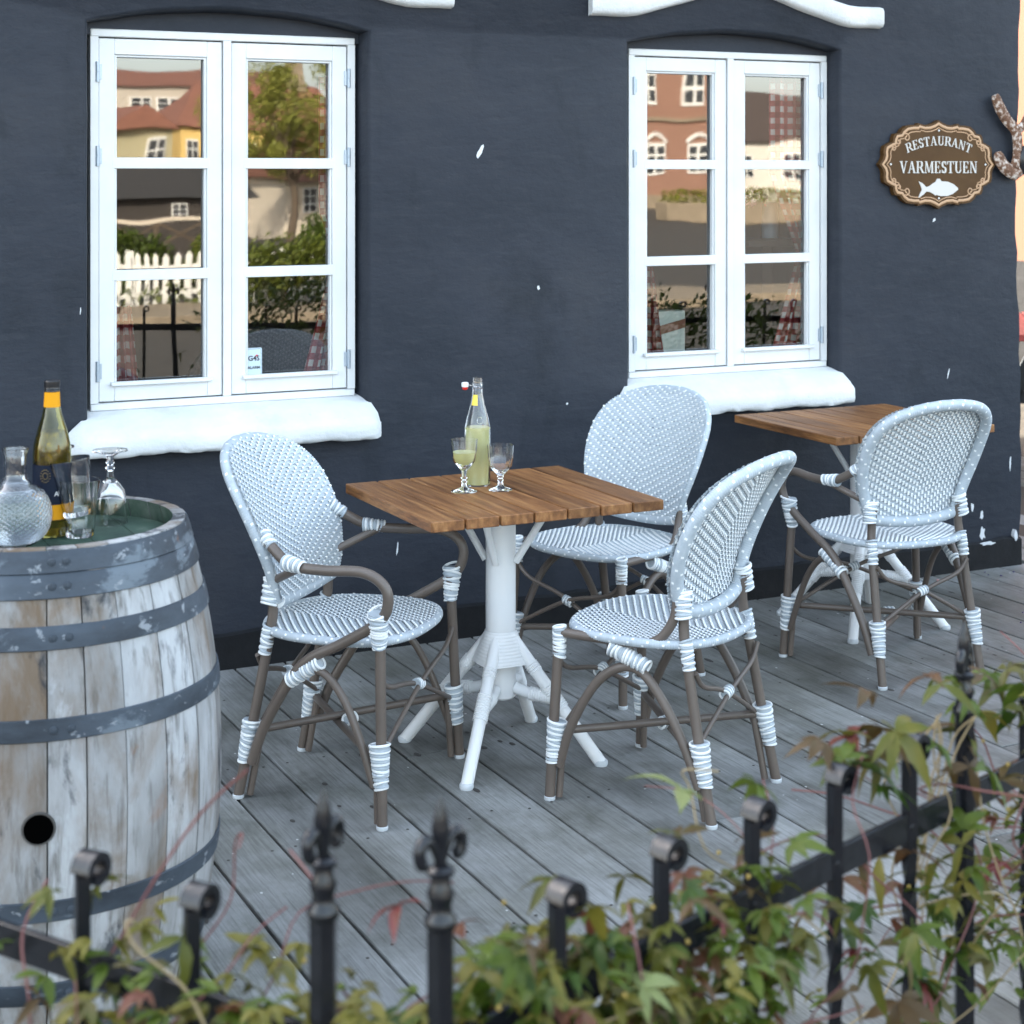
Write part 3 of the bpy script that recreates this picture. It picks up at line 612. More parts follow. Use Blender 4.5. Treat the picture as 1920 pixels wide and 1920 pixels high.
# ------------------------------------------------------------------ tables
def make_table(name, loc, label):
    t = empty(name, loc, 0, label, 'table', 'teak bistro tables')
    W_, Dp, TZ, th_ = .705, .62, .74, .028; n = 7; bw = W_ / n
    for k in range(n):
        key = 'tableboard'
        if key not in plank_me: plank_me[key] = MB().box((0, 0, 0), (bw - .0055, Dp, th_), .0022).mesh('board', M['teak'], smooth=False)
        link('board', plank_me[key], t, (-W_ / 2 + (k + .5) * bw, 0, TZ - th_ / 2))
    ped = [('pedestal', MB().lathe([(.042, .165), (.042, .70)], 28, capb=True, capt=True))]
    MB().box((0, 0, .704), (.36, .06, .014), .002).box((0, 0, .703), (.06, .36, .012), .002).build('top_plate', M['wmetal'], t)
    MB().lathe([(.0425, .70), (.0425, .165), (.038, .160), (.0, .160)], 28).build('pedestal', M['wmetal'], t)
    # upper wrapped collar: stack of strands widening to the legs
    sx, sy = .205, .213
    for dx, dy in ((-1, -1), (1, -1), (1, 1), (-1, 1)):
        p0 = Vector((dx * .012, dy * .012, .352)); p1 = Vector((dx * sx * .55, dy * sy * .55, .175)); p2 = Vector((dx * sx, dy * sy, .006))
        g = MB().tube(curve([p0, p0.lerp(p2, .27), p0.lerp(p2, .55), p2], 5), .0175, 12).build('leg', M['wmetal'], t)
        MB().lathe([(.0, 0), (.018, 0), (.0195, .004), (.0195, .012), (.017, .016), (.0, .016)], 14, tuple(p2 - Vector((0, 0, .006)))).build('foot_cap', M['cap'], g)
        mid = p0.lerp(p2, .52)
        MB().tube(curve([mid, (dx * .06, dy * .062, .178), (dx * .03, dy * .03, .19)], 5), .0165, 10).build('brace', M['wmetal'], t)
        pts = resample([mid, Vector((dx * .06, dy * .062, .178))], .0024); MB().tube(pts, [.0192 + .0012 * math.sin(i * 2.1) for i in range(len(pts))], 12).build('binding', M['wmetal'], t)
        pts = resample([p0.lerp(p2, .43), p0.lerp(p2, .60)], .0024); MB().tube(pts, [.0205 + .0012 * math.sin(i * 2.1) for i in range(len(pts))], 12).build('binding', M['wmetal'], t)
        pts = resample([p0.lerp(p2, .26), p0.lerp(p2, .33)], .0024); MB().tube(pts, [.0195 + .0012 * math.sin(i * 2.1) for i in range(len(pts))], 12).build('binding', M['wmetal'], t)
        MB().tube([(dx * .032, dy * .032, .545), (dx * .10, dy * .10, .70)], .0105, 10).build('strut', M['wmetal'], t)
    col = MB(); rows = 40; n = 32; vs = []
    for j in range(rows + 1):
        f = j / rows; z = .350 - .088 * f; half = .0445 + .029 * f; wv = .0008 * math.sin(j * math.pi / 2)
        for k in range(n):
            a = 2 * math.pi * (k + .5) / n; e = 2 + 1.6 * f
            rr = (half + wv) / (abs(math.cos(a)) ** e + abs(math.sin(a)) ** e) ** (1 / e)
            vs.append((rr * math.cos(a), rr * math.sin(a), z))
    col.add(vs, [(j * n + k, j * n + (k + 1) % n, (j + 1) * n + (k + 1) % n, (j + 1) * n + k) for j in range(rows) for k in range(n)]); col.build('collar_binding', M['wmetal'], t)
    return t
make_table('bistro_table', (2.121, -1.150, 0), 'teak topped bistro table with bottle and glasses, white pedestal')
make_table('bistro_table', (3.925, -.462, 0), 'empty teak topped bistro table behind the right armchair near the sign')

# ------------------------------------------------------------------ chairs
SEATZ = .452
def post(z):   # y of the rear post against height
    K = [(0, -.222), (.2, -.182), (.42, -.140), (.52, -.122), (.6, -.132), (.7, -.168), (.8, -.222), (.92, -.305)]
    for (a, ya), (b, yb) in zip(K, K[1:]):
        if z <= b: return ya + (yb - ya) * (z - a) / (b - a)
    return K[-1][1]
spine = curve([(0, post(z) + .0, z) for z in (.52, .60, .68, .76, .84, .915)], 12)
slen = [0]
for a, b in zip(spine, spine[1:]): slen.append(slen[-1] + (b - a).length)
BL = slen[-1]
def spine_at(v):
    v = min(max(v, 0), BL)
    for i in range(len(spine) - 1):
        if v <= slen[i + 1]: f = (v - slen[i]) / (slen[i + 1] - slen[i]); return spine[i].lerp(spine[i + 1], f), (spine[i + 1] - spine[i]).normalized()
    return spine[-1], (spine[-1] - spine[-2]).normalized()
def back_half(v):      # half width of the back against distance up the back
    t = v / BL
    if t < .52: return .172 + .058 * math.sin(t / .52 * math.pi / 2)
    u = (t - .52) / .48; return .230 * max(0, 1 - u ** 2.6) ** (1 / 2.1)
def S_back(u, v):
    p, tn = spine_at(v); nrm = Vector((0, tn.z, -tn.y))                      # faces forward
    return Vector((u, p.y, p.z)) + nrm * (.62 * u * u), nrm
def S_seat(u, v): return Vector((u, v, SEATZ - .012 * max(0, 1 - (u / .21) ** 2) * max(0, 1 - (v / .22) ** 2))), Vector((0, 0, 1))
def seat_half(y):
    t = (y - .02) / .222
    return (.222 + .014 * t) * max(0, 1 - abs(t) ** 3.0) ** (1 / 2.4) if abs(t) < 1 else 0
def weave(S, half, v0, v1, pu, pv, cols, midfun):
    """woven panel: grey wefts along u, white warps along v passing over one weft and under two"""
    jr = random.Random(int(v1 * 1000)); m = MB(); nv = int((v1 - v0) / pv); U = max(half(v0 + (v1 - v0) * k / 60) for k in range(61)); nu = int(U / pu)
    def over(i, j): return (j + (i if i < 0 else -i)) % 3 == 0
    def ribbon(pts, wdt, crown, mat, along_u):
        vs = []; fs = []; n = len(pts)
        for k, (u, v, h) in enumerate(pts):
            for s, c in ((-1, 0), (0, crown), (1, 0)):
                p, nr = S(u + (0 if along_u else s * wdt / 2), v + (s * wdt / 2 if along_u else 0)); vs.append(p + nr * (h + c))
        for k in range(n - 1):
            for s in (0, 1): fs.append((3 * k + s, 3 * k + 3 + s, 3 * k + 4 + s, 3 * k + 1 + s))
        m.add(vs, fs, mat)
    for j in range(nv + 1):
        v = v0 + j * pv; hw = half(v)
        if hw < .02: continue
        v += jr.uniform(-.0005, .0005); pts = [(-hw, v, 0)]
        for i in range(-nu, nu + 1):
            u = i * pu
            if abs(u) < hw - .003: pts.append((u, v, (-.0016 if over(i, j) else .0008) + jr.uniform(-.0005, .0005)))
        pts.append((hw, v, 0)); ribbon(pts, pv * .93, .0010, 1, True)
    for i in range(-nu, nu + 1):
        u = i * pu + jr.uniform(-.0007, .0007); js = [j for j in range(nv + 1) if half(v0 + j * pv) > abs(u) + .002]
        if len(js) < 3: continue
        pts = []
        for j in range(js[0], js[-1] + 1):
            h = .0034 if over(i, j) else -.0026
            pts.append((u, v0 + (j - .25) * pv, h)); pts.append((u, v0 + (j + .25) * pv, h))
        ribbon(pts, .0084, .0012, 0, False)
    return m
def wrap(pts, r0, r1, pitch=.0076, amp=.0013, n=12, flat=1.0, alt=2):
    """strand binding wound round a path: separate tilted turns in white and grey over a core"""
    P = resample(pts, pitch); P = P if len(P) > 2 else [Vector(pts[0]), (Vector(pts[0]) + Vector(pts[1])) / 2, Vector(pts[1])]; L = len(P); m = MB(); jw = random.Random(int(r0 * 1e6 + r1 * 1e5) + int(abs(P[0].x) * 1e4) + L)
    m.tube([P[0], P[-1]], [r0 - .0028, r1 - .0028], n, m=1, flat=flat, cap=True); T = (P[-1] - P[0]).normalized(); a = Vector((0, 0, 1)) if abs(T.z) < .8 else Vector((0, 1, 0))
    Nn = (a - T * a.dot(T)).normalized(); B = T.cross(Nn)
    for i in range(L):
        r_ = r0 + (r1 - r0) * i / (L - 1) - .0030 + jw.uniform(-.0005, .0006); tl = jw.gauss(.10, .13); ph = jw.uniform(0, 6.28) if i % 3 == 0 else ph
        c = P[i] + T * jw.uniform(-.0012, .0012); loop_ = []
        for k in range(16):
            t = 2 * math.pi * k / 16; loop_.append(c + Nn * (r_ * math.cos(t)) + B * (r_ * flat * math.sin(t)) + T * (r_ * tl * math.cos(t + ph)))
        m.tube(loop_, pitch * .47, 6, m=0 if (i % alt == 0 or jw.random() < .1) else 1, closed=True)
    return m
def rim(pts, r, closed, pitch=.0065, flat=1.0):
    sub = 3; P = resample(list(pts) + ([pts[0]] if closed else []), pitch / sub); L = len(P); m = MB(); n = 14
    rr = [r + .0011 * abs(math.sin(math.pi * i / sub)) for i in range(L)]
    m.tube(P, rr, n, closed=closed, flat=flat, mfun=lambda i, k: 0 if ((i // sub) % 2 == 0 and (k * 5 + (i // sub // 2) * 3) % 7 == 0) else 1); return m
WG = [M['strand_w'], M['strand_g']]
def chair_parts(arm):
    parts = []                                    # (name, mesh, index of parent part or None)
    def P(name, mb, mats, par=None, ang=50): parts.append((name, mb.mesh(name, mats, True, ang), par)); return len(parts) - 1
    tube, thin, hoop_r = .0138, .0068, .0105
    # seat
    si = P('seat', weave(S_seat, seat_half, -.198, .238, .0122, .0076, 0, None), WG)
    out = []
    for k in range(100):
        a = 2 * math.pi * k / 100; c_, s_ = math.cos(a), math.sin(a)
        y = .02 + .216 * math.copysign(abs(s_) ** .72, s_); hw = seat_half(min(max(y, -.2005), .2405)); hw = max(hw, .0) if abs(c_) > .02 else 0
        out.append((math.copysign(abs(c_) ** .8, c_) * (.222 + .014 * (y - .02) / .222), y, SEATZ - .010))
    P('seat_rim', rim(out, .0115, True), WG, si)
    ul = MB(); ul.add([(x * .97, .02 + (y - .02) * .97, SEATZ - .020) for x, y, z in out], [tuple(range(100))]); P('seat_underside', ul, [M['strand_g']], si)
    # back
    bi = P('backrest', weave(S_back, lambda v: back_half(v) + .010 if back_half(v) > 0 else 0, .004, BL - .001, .0138, .0076, 0, None), WG)
    arch = []
    for k in range(41): v = .0 + BL * .995 * k / 40; p, nr = S_back(back_half(v) - .006, v); arch.append(p - nr * .017)
    path = arch + [Vector((-p.x, p.y, p.z)) for p in reversed(arch)]
    P('back_rim', rim(path, .0185, False, flat=.9), WG, bi)
    bar = [];
    for k in range(21):
        u = -.172 + .344 * k / 20; p, nr = S_back(u, .0); bar.append(p - nr * .014 - Vector((0, 0, .014 * (1 - (u / .172) ** 2))))
    P('lower_rim', rim(bar, .0175, False), WG, bi)
    fx = .279 if arm else .247; tx = .252 if arm else .226
    for s in (-1, 1):
        # rear post and leg
        rear = curve([(.195 * s, -.222, .006), (.187 * s, -.183, .2), (.178 * s, -.142, .42), (.172 * s, -.132, .50), (.172 * s, -.142, .56)], 7)
        li = P('leg', MB().tube(rear, tube, 14), M['taupe'])
        P('foot_cap', MB().lathe([(0, 0), (.0135, 0), (.0152, .003), (.0152, .010), (.012, .012), (0, .012)], 14, (.195 * s, -.222, 0)), M['cap'], li)
        zt = .515 if arm else .440
        front = curve([(fx * s, .222, .006), ((fx * .55 + tx * .45) * s, .214, .22), (tx * s, .205, zt)], 8)
        lf = P('leg', MB().tube(front, tube, 14), M['taupe'])
        P('foot_cap', MB().lathe([(0, 0), (.0135, 0), (.0152, .003), (.0152, .010), (.012, .012), (0, .012)], 14, (fx * s, .222, 0)), M['cap'], lf)
        # doubled tube at the feet
        P('leg_liner', MB().tube([(.191 * s - .012 * s, -.196, .008), (.186 * s - .010 * s, -.165, .17)], .0095, 10), M['taupe'], li)
        P('leg_liner', MB().tube([(fx * s - .016 * s, .203, .008), (fx * s - .026 * s, .196, .17)], .0095, 10), M['taupe'], lf)
        P('binding', wrap([(.186 * s, -.138, .515), (.176 * s, -.133, .575)], .022, .024), WG)
        P('binding', wrap([(.181 * s, -.152, .385), (.178 * s, -.140, .455)], .0175, .0185), WG)
        P('binding', wrap([(.1935 * s, -.205, .10), (.188 * s, -.183, .21)], .0185, .027), WG)
        P('binding', wrap([((fx - .006) * s, .217, .10), ((fx - .016) * s, .208, .21)], .0185, .028), WG)
        if arm:
            armp = curve([(.214 * s, -.138, .700), (.234 * s, -.098, .668), (.258 * s, -.035, .638), (.27 * s, .06, .634), (.275 * s, .165, .638), (.276 * s, .222, .612), (.274 * s, .236, .568), (.266 * s, .208, .515), (.25 * s, .10, .447), (.236 * s, -.02, .377), (.215 * s, -.13, .215), (.204 * s, -.178, .10)], 8)
            P('arm', MB().tube(armp, tube, 14), M['taupe'])
            P('arm_strut', MB().tube([(.182 * s, -.125, .575), (.262 * s, -.015, .632)], .011, 10), M['taupe'])
            P('binding', wrap([(.268 * s, -.005, .637), (.248 * s, -.062, .642)], .0175, .021), WG)
            P('binding', wrap([(.267 * s, .206, .538), (.254 * s, .204, .445)], .0285, .0185), WG)
            P('binding', wrap([(.214 * s, -.138, .700), (.229 * s, -.108, .676)], .0185, .017), WG)
            hp = curve([(.236 * s, -.035, .365), (.243 * s, .04, .368), (.252 * s, .10, .315), (.26 * s, .15, .22), (.268 * s, .195, .10)], 7)
            P('hoop', MB().tube(hp, hoop_r, 12), M['taupe'])
            P('binding', wrap([(.243 * s, .035, .392), (.229 * s, -.055, .335)], .019, .021), WG)
        else:
            rail = curve([(.186 * s, -.122, .565), (.190 * s, -.112, .505), (.200 * s, -.075, .452), (.210 * s, -.02, .437), (.218 * s, .08, .436), (.226 * s, .205, .437)], 7)
            P('seat_rail', MB().tube(rail, .0125, 14), M['taupe'])
            hp = curve([(.236 * s, .200, .09), (.232 * s, .165, .20), (.222 * s, .10, .315), (.212 * s, .03, .368), (.205 * s, -.03, .362), (.198 * s, -.09, .29), (.194 * s, -.145, .19), (.193 * s, -.185, .09)], 7)
            P('hoop', MB().tube(hp, .0125, 12), M['taupe'])
            P('binding', wrap([(.217 * s, .055, .418), (.206 * s, -.045, .378)], .023, .021, flat=.8), WG)
            P('binding', wrap([(.226 * s, .205, .375), (.226 * s, .205, .452)], .0175, .0195), WG)
    if not arm: pass
    # diagonal stretchers in plan, tied where they cross
    for s in (-1, 1):
        z = .168 + (.012 if s > 0 else -.008)
        P('stretcher', MB().tube([(.187 * s, -.178, z), (-(fx - .016) * s, .203, z)], .0105, 12), M['taupe'])
    P('binding', wrap([(-.012, .016, .174), (.022, .008, .174)], .0165, .0165, alt=2), WG)
    # thin crossed braces front and rear with a ring
    for (y, xa, za, xb, zb) in ((.207, tx + .002, .375, fx - .018, .17), (-.172, .176, .375, .186, .18)):
        zc = .285
        for s in (-1, 1):
            P('cross_brace', MB().tube(curve([(xa * s, y - (.004 if s > 0 else -.004), za), (xa * .75 * s, y - (.004 if s > 0 else -.004), za - .045), (0, y - (.006 if s > 0 else -.006), zc), (-xb * s, y, zb)], 6), thin, 10), M['taupe'])
        P('binding', wrap([(-.017, y, zc - .004), (.017, y, zc + .004)], .0155, .0155, pitch=.006), WG)
    return parts
CH = {True: chair_parts(True), False: chair_parts(False)}
def place_chair(arm, c, f, label, group):
    rz = math.atan2(-f[0], f[1])
    root = empty('wicker_armchair' if arm else 'wicker_side_chair', (c[0], c[1], 0), rz, label, 'chair', group); obs = []
    for name, me, par in CH[arm]: obs.append(link(name, me, root if par is None else obs[par]))
    return root
place_chair(True, (1.646, -1.175), (.71, -.704), 'white and grey woven armchair left of the bottle table, beside the barrel', 'woven armchairs')
place_chair(False, (2.763, -.652), (-.95, -.32), 'woven side chair between the bottle table and the wall', 'woven side chairs')
place_chair(False, (2.404, -1.596), (-.511, .859), 'woven side chair in front of the bottle table, back turned to the viewer', 'woven side chairs')
place_chair(True, (3.672, -.940), (.04, 1.0), 'white and grey woven armchair at the empty table under the sign', 'woven armchairs')

# ------------------------------------------------------------------ barrel
BX, BY = 0.675, -2.038; BH = .95
br = empty('wine_barrel', (BX, BY, 0), 0, 'weathered oak wine barrel with grey hoops holding bottles and glasses', 'barrel')
def brad(z): t = (z - BH / 2) / (BH / 2); return .352 - .072 * abs(t) ** 2.0
NS = 26; q = random.Random(4); cuts = [0.0]; ws = [q.uniform(.75, 1.35) for _ in range(NS)]; tw = sum(ws)
for x in ws: cuts.append(cuts[-1] + x / tw * 2 * math.pi)
HOLE_A = math.atan2(CAMY - BY, 0 - BX) - .02
for i in range(NS):
    a0, a1 = cuts[i] + .004, cuts[i + 1] - .004; na, nz = 4, 22; m = MB(); vs = []; dr = q.uniform(-.0015, .0015)
    for j in range(nz + 1):
        z = BH * j / nz; r_ = brad(z) + dr
        for k in range(na + 1): a = a0 + (a1 - a0) * k / na; e = -.0018 if k in (0, na) else 0; vs.append(((r_ + e) * math.cos(a), (r_ + e) * math.sin(a), z))
    nb = len(vs)
    for j in range(nz + 1):
        z = BH * j / nz; r_ = brad(z) - .026
        for k in range(na + 1): a = a0 + (a1 - a0) * k / na; vs.append((r_ * math.cos(a), r_ * math.sin(a), z))
    W1 = na + 1; fs = []
    for j in range(nz):
        for k in range(na):
            b = j * W1 + k; fs.append((b, b + 1, b + 1 + W1, b + W1)); fs.append((nb + b + W1, nb + b + 1 + W1, nb + b + 1, nb + b))
        b = j * W1; fs.append((b + W1, nb + b + W1, nb + b, b)); b = j * W1 + na; fs.append((b, nb + b, nb + b + W1, b + W1))
    for k in range(na): b = nz * W1 + k; fs.append((b, b + 1, nb + b + 1, nb + b)); fs.append((nb + k, nb + k + 1, k + 1, k))
    m.add(vs, fs); m.m = [1 if (min(f_) >= nb) else 0 for f_ in m.f]; m.build('stave', [M['stave'], M['barrel_green']], br)
hd = MB(); NB = 6
for k in range(NB):
    x0, x1 = -.262 + .524 * k / NB + .001, -.262 + .524 * (k + 1) / NB - .001; pts = []
    for t in range(9): x = x0 + (x1 - x0) * t / 8; pts.append((x, math.sqrt(max(0, .262 ** 2 - x * x))))
    o = [(x, y) for x, y in pts] + [(x, -y) for x, y in reversed(pts)]; n = len(o)
    MB().add([(x, y, .912) for x, y in o] + [(x, y, .89) for x, y in o], [tuple(range(n - 1, -1, -1))] + [(i, (i + 1) % n, (i + 1) % n + n, i + n) for i in range(n)]).build('head_board', M['barrel_green'], br, smooth=False)
for zc, hw in ((.928, .020), (.886, .022), (.797, .021), (.638, .020), (.312, .020), (.153, .021), (.064, .022), (.018, .016)):
    m = MB(); prof = [(brad(zc - hw) + .0005, zc - hw), (brad(zc - hw) + .0032, zc - hw + .002), (brad(zc) + .0036, zc), (brad(zc + hw) + .0032, zc + hw - .002), (brad(zc + hw) + .0005, zc + hw)]
    h = m.lathe(prof, 72).build('hoop', M['hoop'], br)
    for da in (-.045, .045):
        a = HOLE_A + .12 + da; r_ = brad(zc) + .0035
        b = MB().lathe([(.008, 0), (.0065, .003), (.0002, .0042)], 10).build('rivet', M['hoop'], h, loc=(r_ * math.cos(a), r_ * math.sin(a), zc)); b.rotation_euler = (0, R(90), a)
a = HOLE_A; r_ = brad(.465)
b = MB().lathe([(.0, .0012), (.0235, .0012), (.0265, .0014), (.0285, .0022), (.0305, -.002)], 24, m=0); b.m = [0 if i < 48 else 1 for i in range(len(b.f))]
o = b.build('bung_hole_disc', [M['dark'], M['knot']], br, loc=(r_ * math.cos(a), r_ * math.sin(a), .465)); o.rotation_euler = (0, R(90), a)  # no opening is cut: a flat black disc paints the hole's shade

# ------------------------------------------------------------------ glassware
HZ = .9125
def vessel(prof_out, prof_in, n=32, rf=None): return MB().lathe(list(prof_out) + list(reversed(prof_in)), n, rfun=rf)
wb = empty('wine_bottle', (0.700, -2.005, HZ), 0, 'open white wine bottle with navy and yellow label on the barrel', 'bottle')
po = [(.0, 0), (.034, 0), (.0375, .004), (.0378, .10), (.0378, .165), (.036, .185), (.028, .215), (.020, .240), (.0155, .262), (.0145, .285), (.0145, .300)]
pi = [(.0, .004), (.033, .004), (.0352, .01), (.0352, .165), (.0335, .185), (.0255, .215), (.0175, .240), (.013, .262), (.0122, .300)]
vessel(po, pi).build('bottle_glass', M['glassg'], wb)
MB().lathe([(0, .0045), (.0346, .0048), (.0346, .165), (.033, .185), (.0262, .209), (0, .2095)], 28).build('wine', M['wine'], wb)
MB().lathe([(.0382, .035), (.0382, .145)], 40).build('label', M['label_blue'], wb); MB().lathe([(.0385, .036), (.0385, .066)], 40).build('label_band', M['label_yellow'], wb)
MB().lathe([(.0149, .262), (.0165, .258), (.0158, .270), (.0152, .288)], 24).build('neck_band', M['label_yellow'], wb); MB().lathe([(.0154, .288), (.0158, .29), (.0150, .292), (.0158, .294), (.015, .296), (.0158, .300), (.0158, .309), (.014, .311), (0, .311)], 24).build('screw_cap', M['blackcap'], wb)
sunf = MB()
for k in range(14):
    an = k * .449; c0 = math.atan2(CAMY + 2.0, -.7) - .35
    for rr in (.005, .0095):
        aa = c0 + rr * math.cos(an) / .0385; sunf.lathe([(.0022, 0), (.0002, .001)], 6, (.0386 * math.cos(aa), .0386 * math.sin(aa), .124 + rr * 1.3 * math.sin(an)))
sunf.build('flower_emblem', M['gold'], wb)
ca = math.atan2(CAMY + 2.0, -.7) + .22; lt = text_mesh('label_text', 'A', .013, M['ceramic'], wb, (.0392 * math.cos(ca), .0392 * math.sin(ca), .088), rot=(R(90), 0, ca + R(90)))

cf = empty('glass_carafe', (.617, -2.064, HZ), 0, 'round clear glass carafe with diamond pattern at the barrel edge', 'carafe')
def diamond(a, z): return 1 + (.03 * (abs(math.sin(a * 14 + z * 330)) + abs(math.sin(a * 14 - z * 330)) - 1.2) if .012 < z < .105 else 0)
zs = [k * .0016 for k in range(70)]
po = [(0, 0), (.038, 0)] + [(.066 * math.sqrt(max(.0, 1 - ((z - .058) / .068) ** 2)) + .004, z) for z in zs[1:]] + [(.034, .116), (.0235, .128), (.0215, .14), (.0215, .172), (.0245, .182), (.0258, .185), (.0258, .188)]
pi = [(0, .004), (.034, .004)] + [(.066 * math.sqrt(max(.0, 1 - ((z - .058) / .068) ** 2)) + .0012, z) for z in zs[4:]] + [(.0315, .116), (.0205, .128), (.019, .14), (.019, .172), (.0225, .188)]
vessel(po, pi, 168, diamond).build('carafe_glass', M['glass'], cf)
MB().lathe([(0, .0045), (.033, .0048)] + [(.066 * math.sqrt(max(.0, 1 - ((z - .058) / .068) ** 2)) + .0008, z) for z in zs[6:58]] + [(0, zs[57] + .0001)], 40).build('water', plain('water', (.9, .95, 1), 0, **{'Transmission Weight': 1.0, 'IOR': 1.33}), cf)

def tumbler(loc, tilt, label, scale=1.0):
    o = empty('glass_tumbler', loc, 0, label, 'glass', 'clear tumblers on the barrel')
    po = [(0, 0), (.0255, 0), (.0275, .003), (.030, .03), (.0345, .075), (.0405, .112), (.0402, .1135)]; pi = [(0, .010), (.024, .010), (.0262, .014), (.0278, .03), (.0325, .075), (.0384, .1133)]
    f = lambda a, z: 1 + (.018 * abs(math.sin(a * 5)) if .012 < z < .07 else 0)
    vessel(po, pi, 60, f).build('tumbler_glass', M['glass'], o); o.rotation_euler = tilt; o.scale = (scale,) * 3
    return o
tumbler((.747, -2.045, HZ), (0, 0, 0), 'lower of two stacked clear tumblers on the barrel')
tumbler((.7425, -2.0445, HZ + .043), (R(-2), R(-8), 0), 'upper clear tumbler leaning inside another on the barrel')
def goblet_prof(h, rim_r, foot_r, bowl0):
    po = [(0, 0), (foot_r, 0), (foot_r + .0005, .0022), (foot_r * .55, .0065), (.0085, .013), (.0062, .022), (.0095, .027), (.0062, .032), (.0105, .038), (.0062, .044), (.0075, bowl0 - .004), (.014, bowl0 + .002), (rim_r * .80, bowl0 + .022), (rim_r * .92, bowl0 + .048), (rim_r, h)]
    pi = [(0, bowl0 + .006), (.011, bowl0 + .007), (rim_r * .74, bowl0 + .024), (rim_r * .86, bowl0 + .048), (rim_r - .0014, h)]
    return po, pi
def goblet(loc, h, rr, fr, b0, label, group, flip=False, drink=None, flute=0):
    o = empty('glass_goblet', loc, rnd.uniform(0, 3), label, 'glass', group); po, pi = goblet_prof(h, rr, fr, b0)
    f = (lambda a, z: 1 + flute * abs(math.sin(a * 5)) if b0 + .004 < z < h - .02 else 1) if flute else None
    g = vessel(po, pi, 60 if flute else 36, f)
    if flip: g.v = [(x, -y, h - z) for x, y, z in g.v]
    g.build('goblet_glass', M['glass'], o)
    if drink:
        pr = [(0, b0 + .0062), (.0108, b0 + .0072), (rr * .735, b0 + .024), (rr * .80, b0 + .036), (rr * .855, drink), (0, drink + .0003)]
        MB().lathe(pr, 32).build('drink', M['lemon'], o)
    return o
goblet((.832, -1.941, HZ), .152, .036, .036, .062, 'clear goblet turned upside down at the right of the barrel top', 'upturned goblets', True)
goblet((.742, -1.845, HZ), .152, .036, .036, .062, 'clear upside down goblet mostly hidden behind the wine bottle', 'upturned goblets', True)
TZ = .7402
goblet((2.028, -1.105, TZ), .147, .0385, .0365, .063, 'goblet half filled with pale lemonade on the table', 'table goblets', drink=.112)
goblet((2.131, -1.128, TZ), .128, .0385, .0335, .045, 'empty faceted goblet right of the swing-top bottle', 'table goblets', flute=.05)
sb = empty('swing_top_bottle', (2.105, -1.03, TZ), 0, 'clear swing-top bottle of cloudy yellow lemonade on the table', 'bottle')
po = [(0, 0), (.034, 0), (.0375, .004), (.038, .15), (.0365, .172), (.031, .198), (.0215, .232), (.0155, .262), (.0145, .285), (.016, .288), (.016, .294), (.0135, .296), (.0135, .310)]
pi = [(0, .004), (.033, .004), (.0355, .008), (.0355, .15), (.034, .172), (.0285, .198), (.019, .232), (.0128, .262), (.0105, .310)]
vessel(po, pi).build('bottle_glass', M['glass'], sb)
MB().lathe([(0, .0045), (.0346, .005), (.035, .15), (.0345, .168), (0, .1685)], 32).build('lemonade', M['lemon'], sb)
va = math.atan2(CAMY + 1.03, -2.1)
MB().tube([(.0335 * math.cos(va + .2) + .008 * math.cos(va + 1.77) * math.cos(t * .45), .0335 * math.sin(va + .2) + .008 * math.sin(va + 1.77) * math.cos(t * .45), .190 + .010 * math.sin(t * .45)) for t in range(14)], .0008, 5, closed=True).build('embossed_ring', M['glass'], sb)
nl = MB(); vs = []
for k in range(9):
    a = va - .9 + .9 * k / 8
    for z, r_ in ((.232, .0219), (.262, .0159)): vs.append((r_ * math.cos(a), r_ * math.sin(a), z))
nl.add(vs, [(2 * k, 2 * k + 2, 2 * k + 3, 2 * k + 1) for k in range(8)]).build('neck_label', M['yellow_paper'], sb)
ld = Vector((-math.cos(TH), math.sin(TH), 0))      # the stopper hangs out to the left
cp = ld * .036 + Vector((0, 0, .283))
st_ = MB().lathe([(0, 0), (.0095, 0), (.0105, .003), (.0105, .012), (.007, .014), (0, .014)], 16, tuple(cp)).build('stopper', M['ceramic'], sb)
MB().lathe([(0, -.009), (.006, -.008), (.0085, -.003), (.0085, .0)], 14, tuple(cp)).build('seal', M['red'], st_)
MB().tube(curve([cp + Vector((0, 0, .008)), ld * .024 + Vector((0, 0, .289)), (0, -.0165, .283)], 5), .0011, 6).tube(curve([cp + Vector((0, 0, .008)), ld * .022 + Vector((0, 0, .287)), (.003, .0165, .283)], 5), .0011, 6).tube([(.0165 * math.cos(t * .4), .0165 * math.sin(t * .4), .281) for t in range(16)], .0010, 5, closed=True).build('wire_bail', M['wire'], sb)

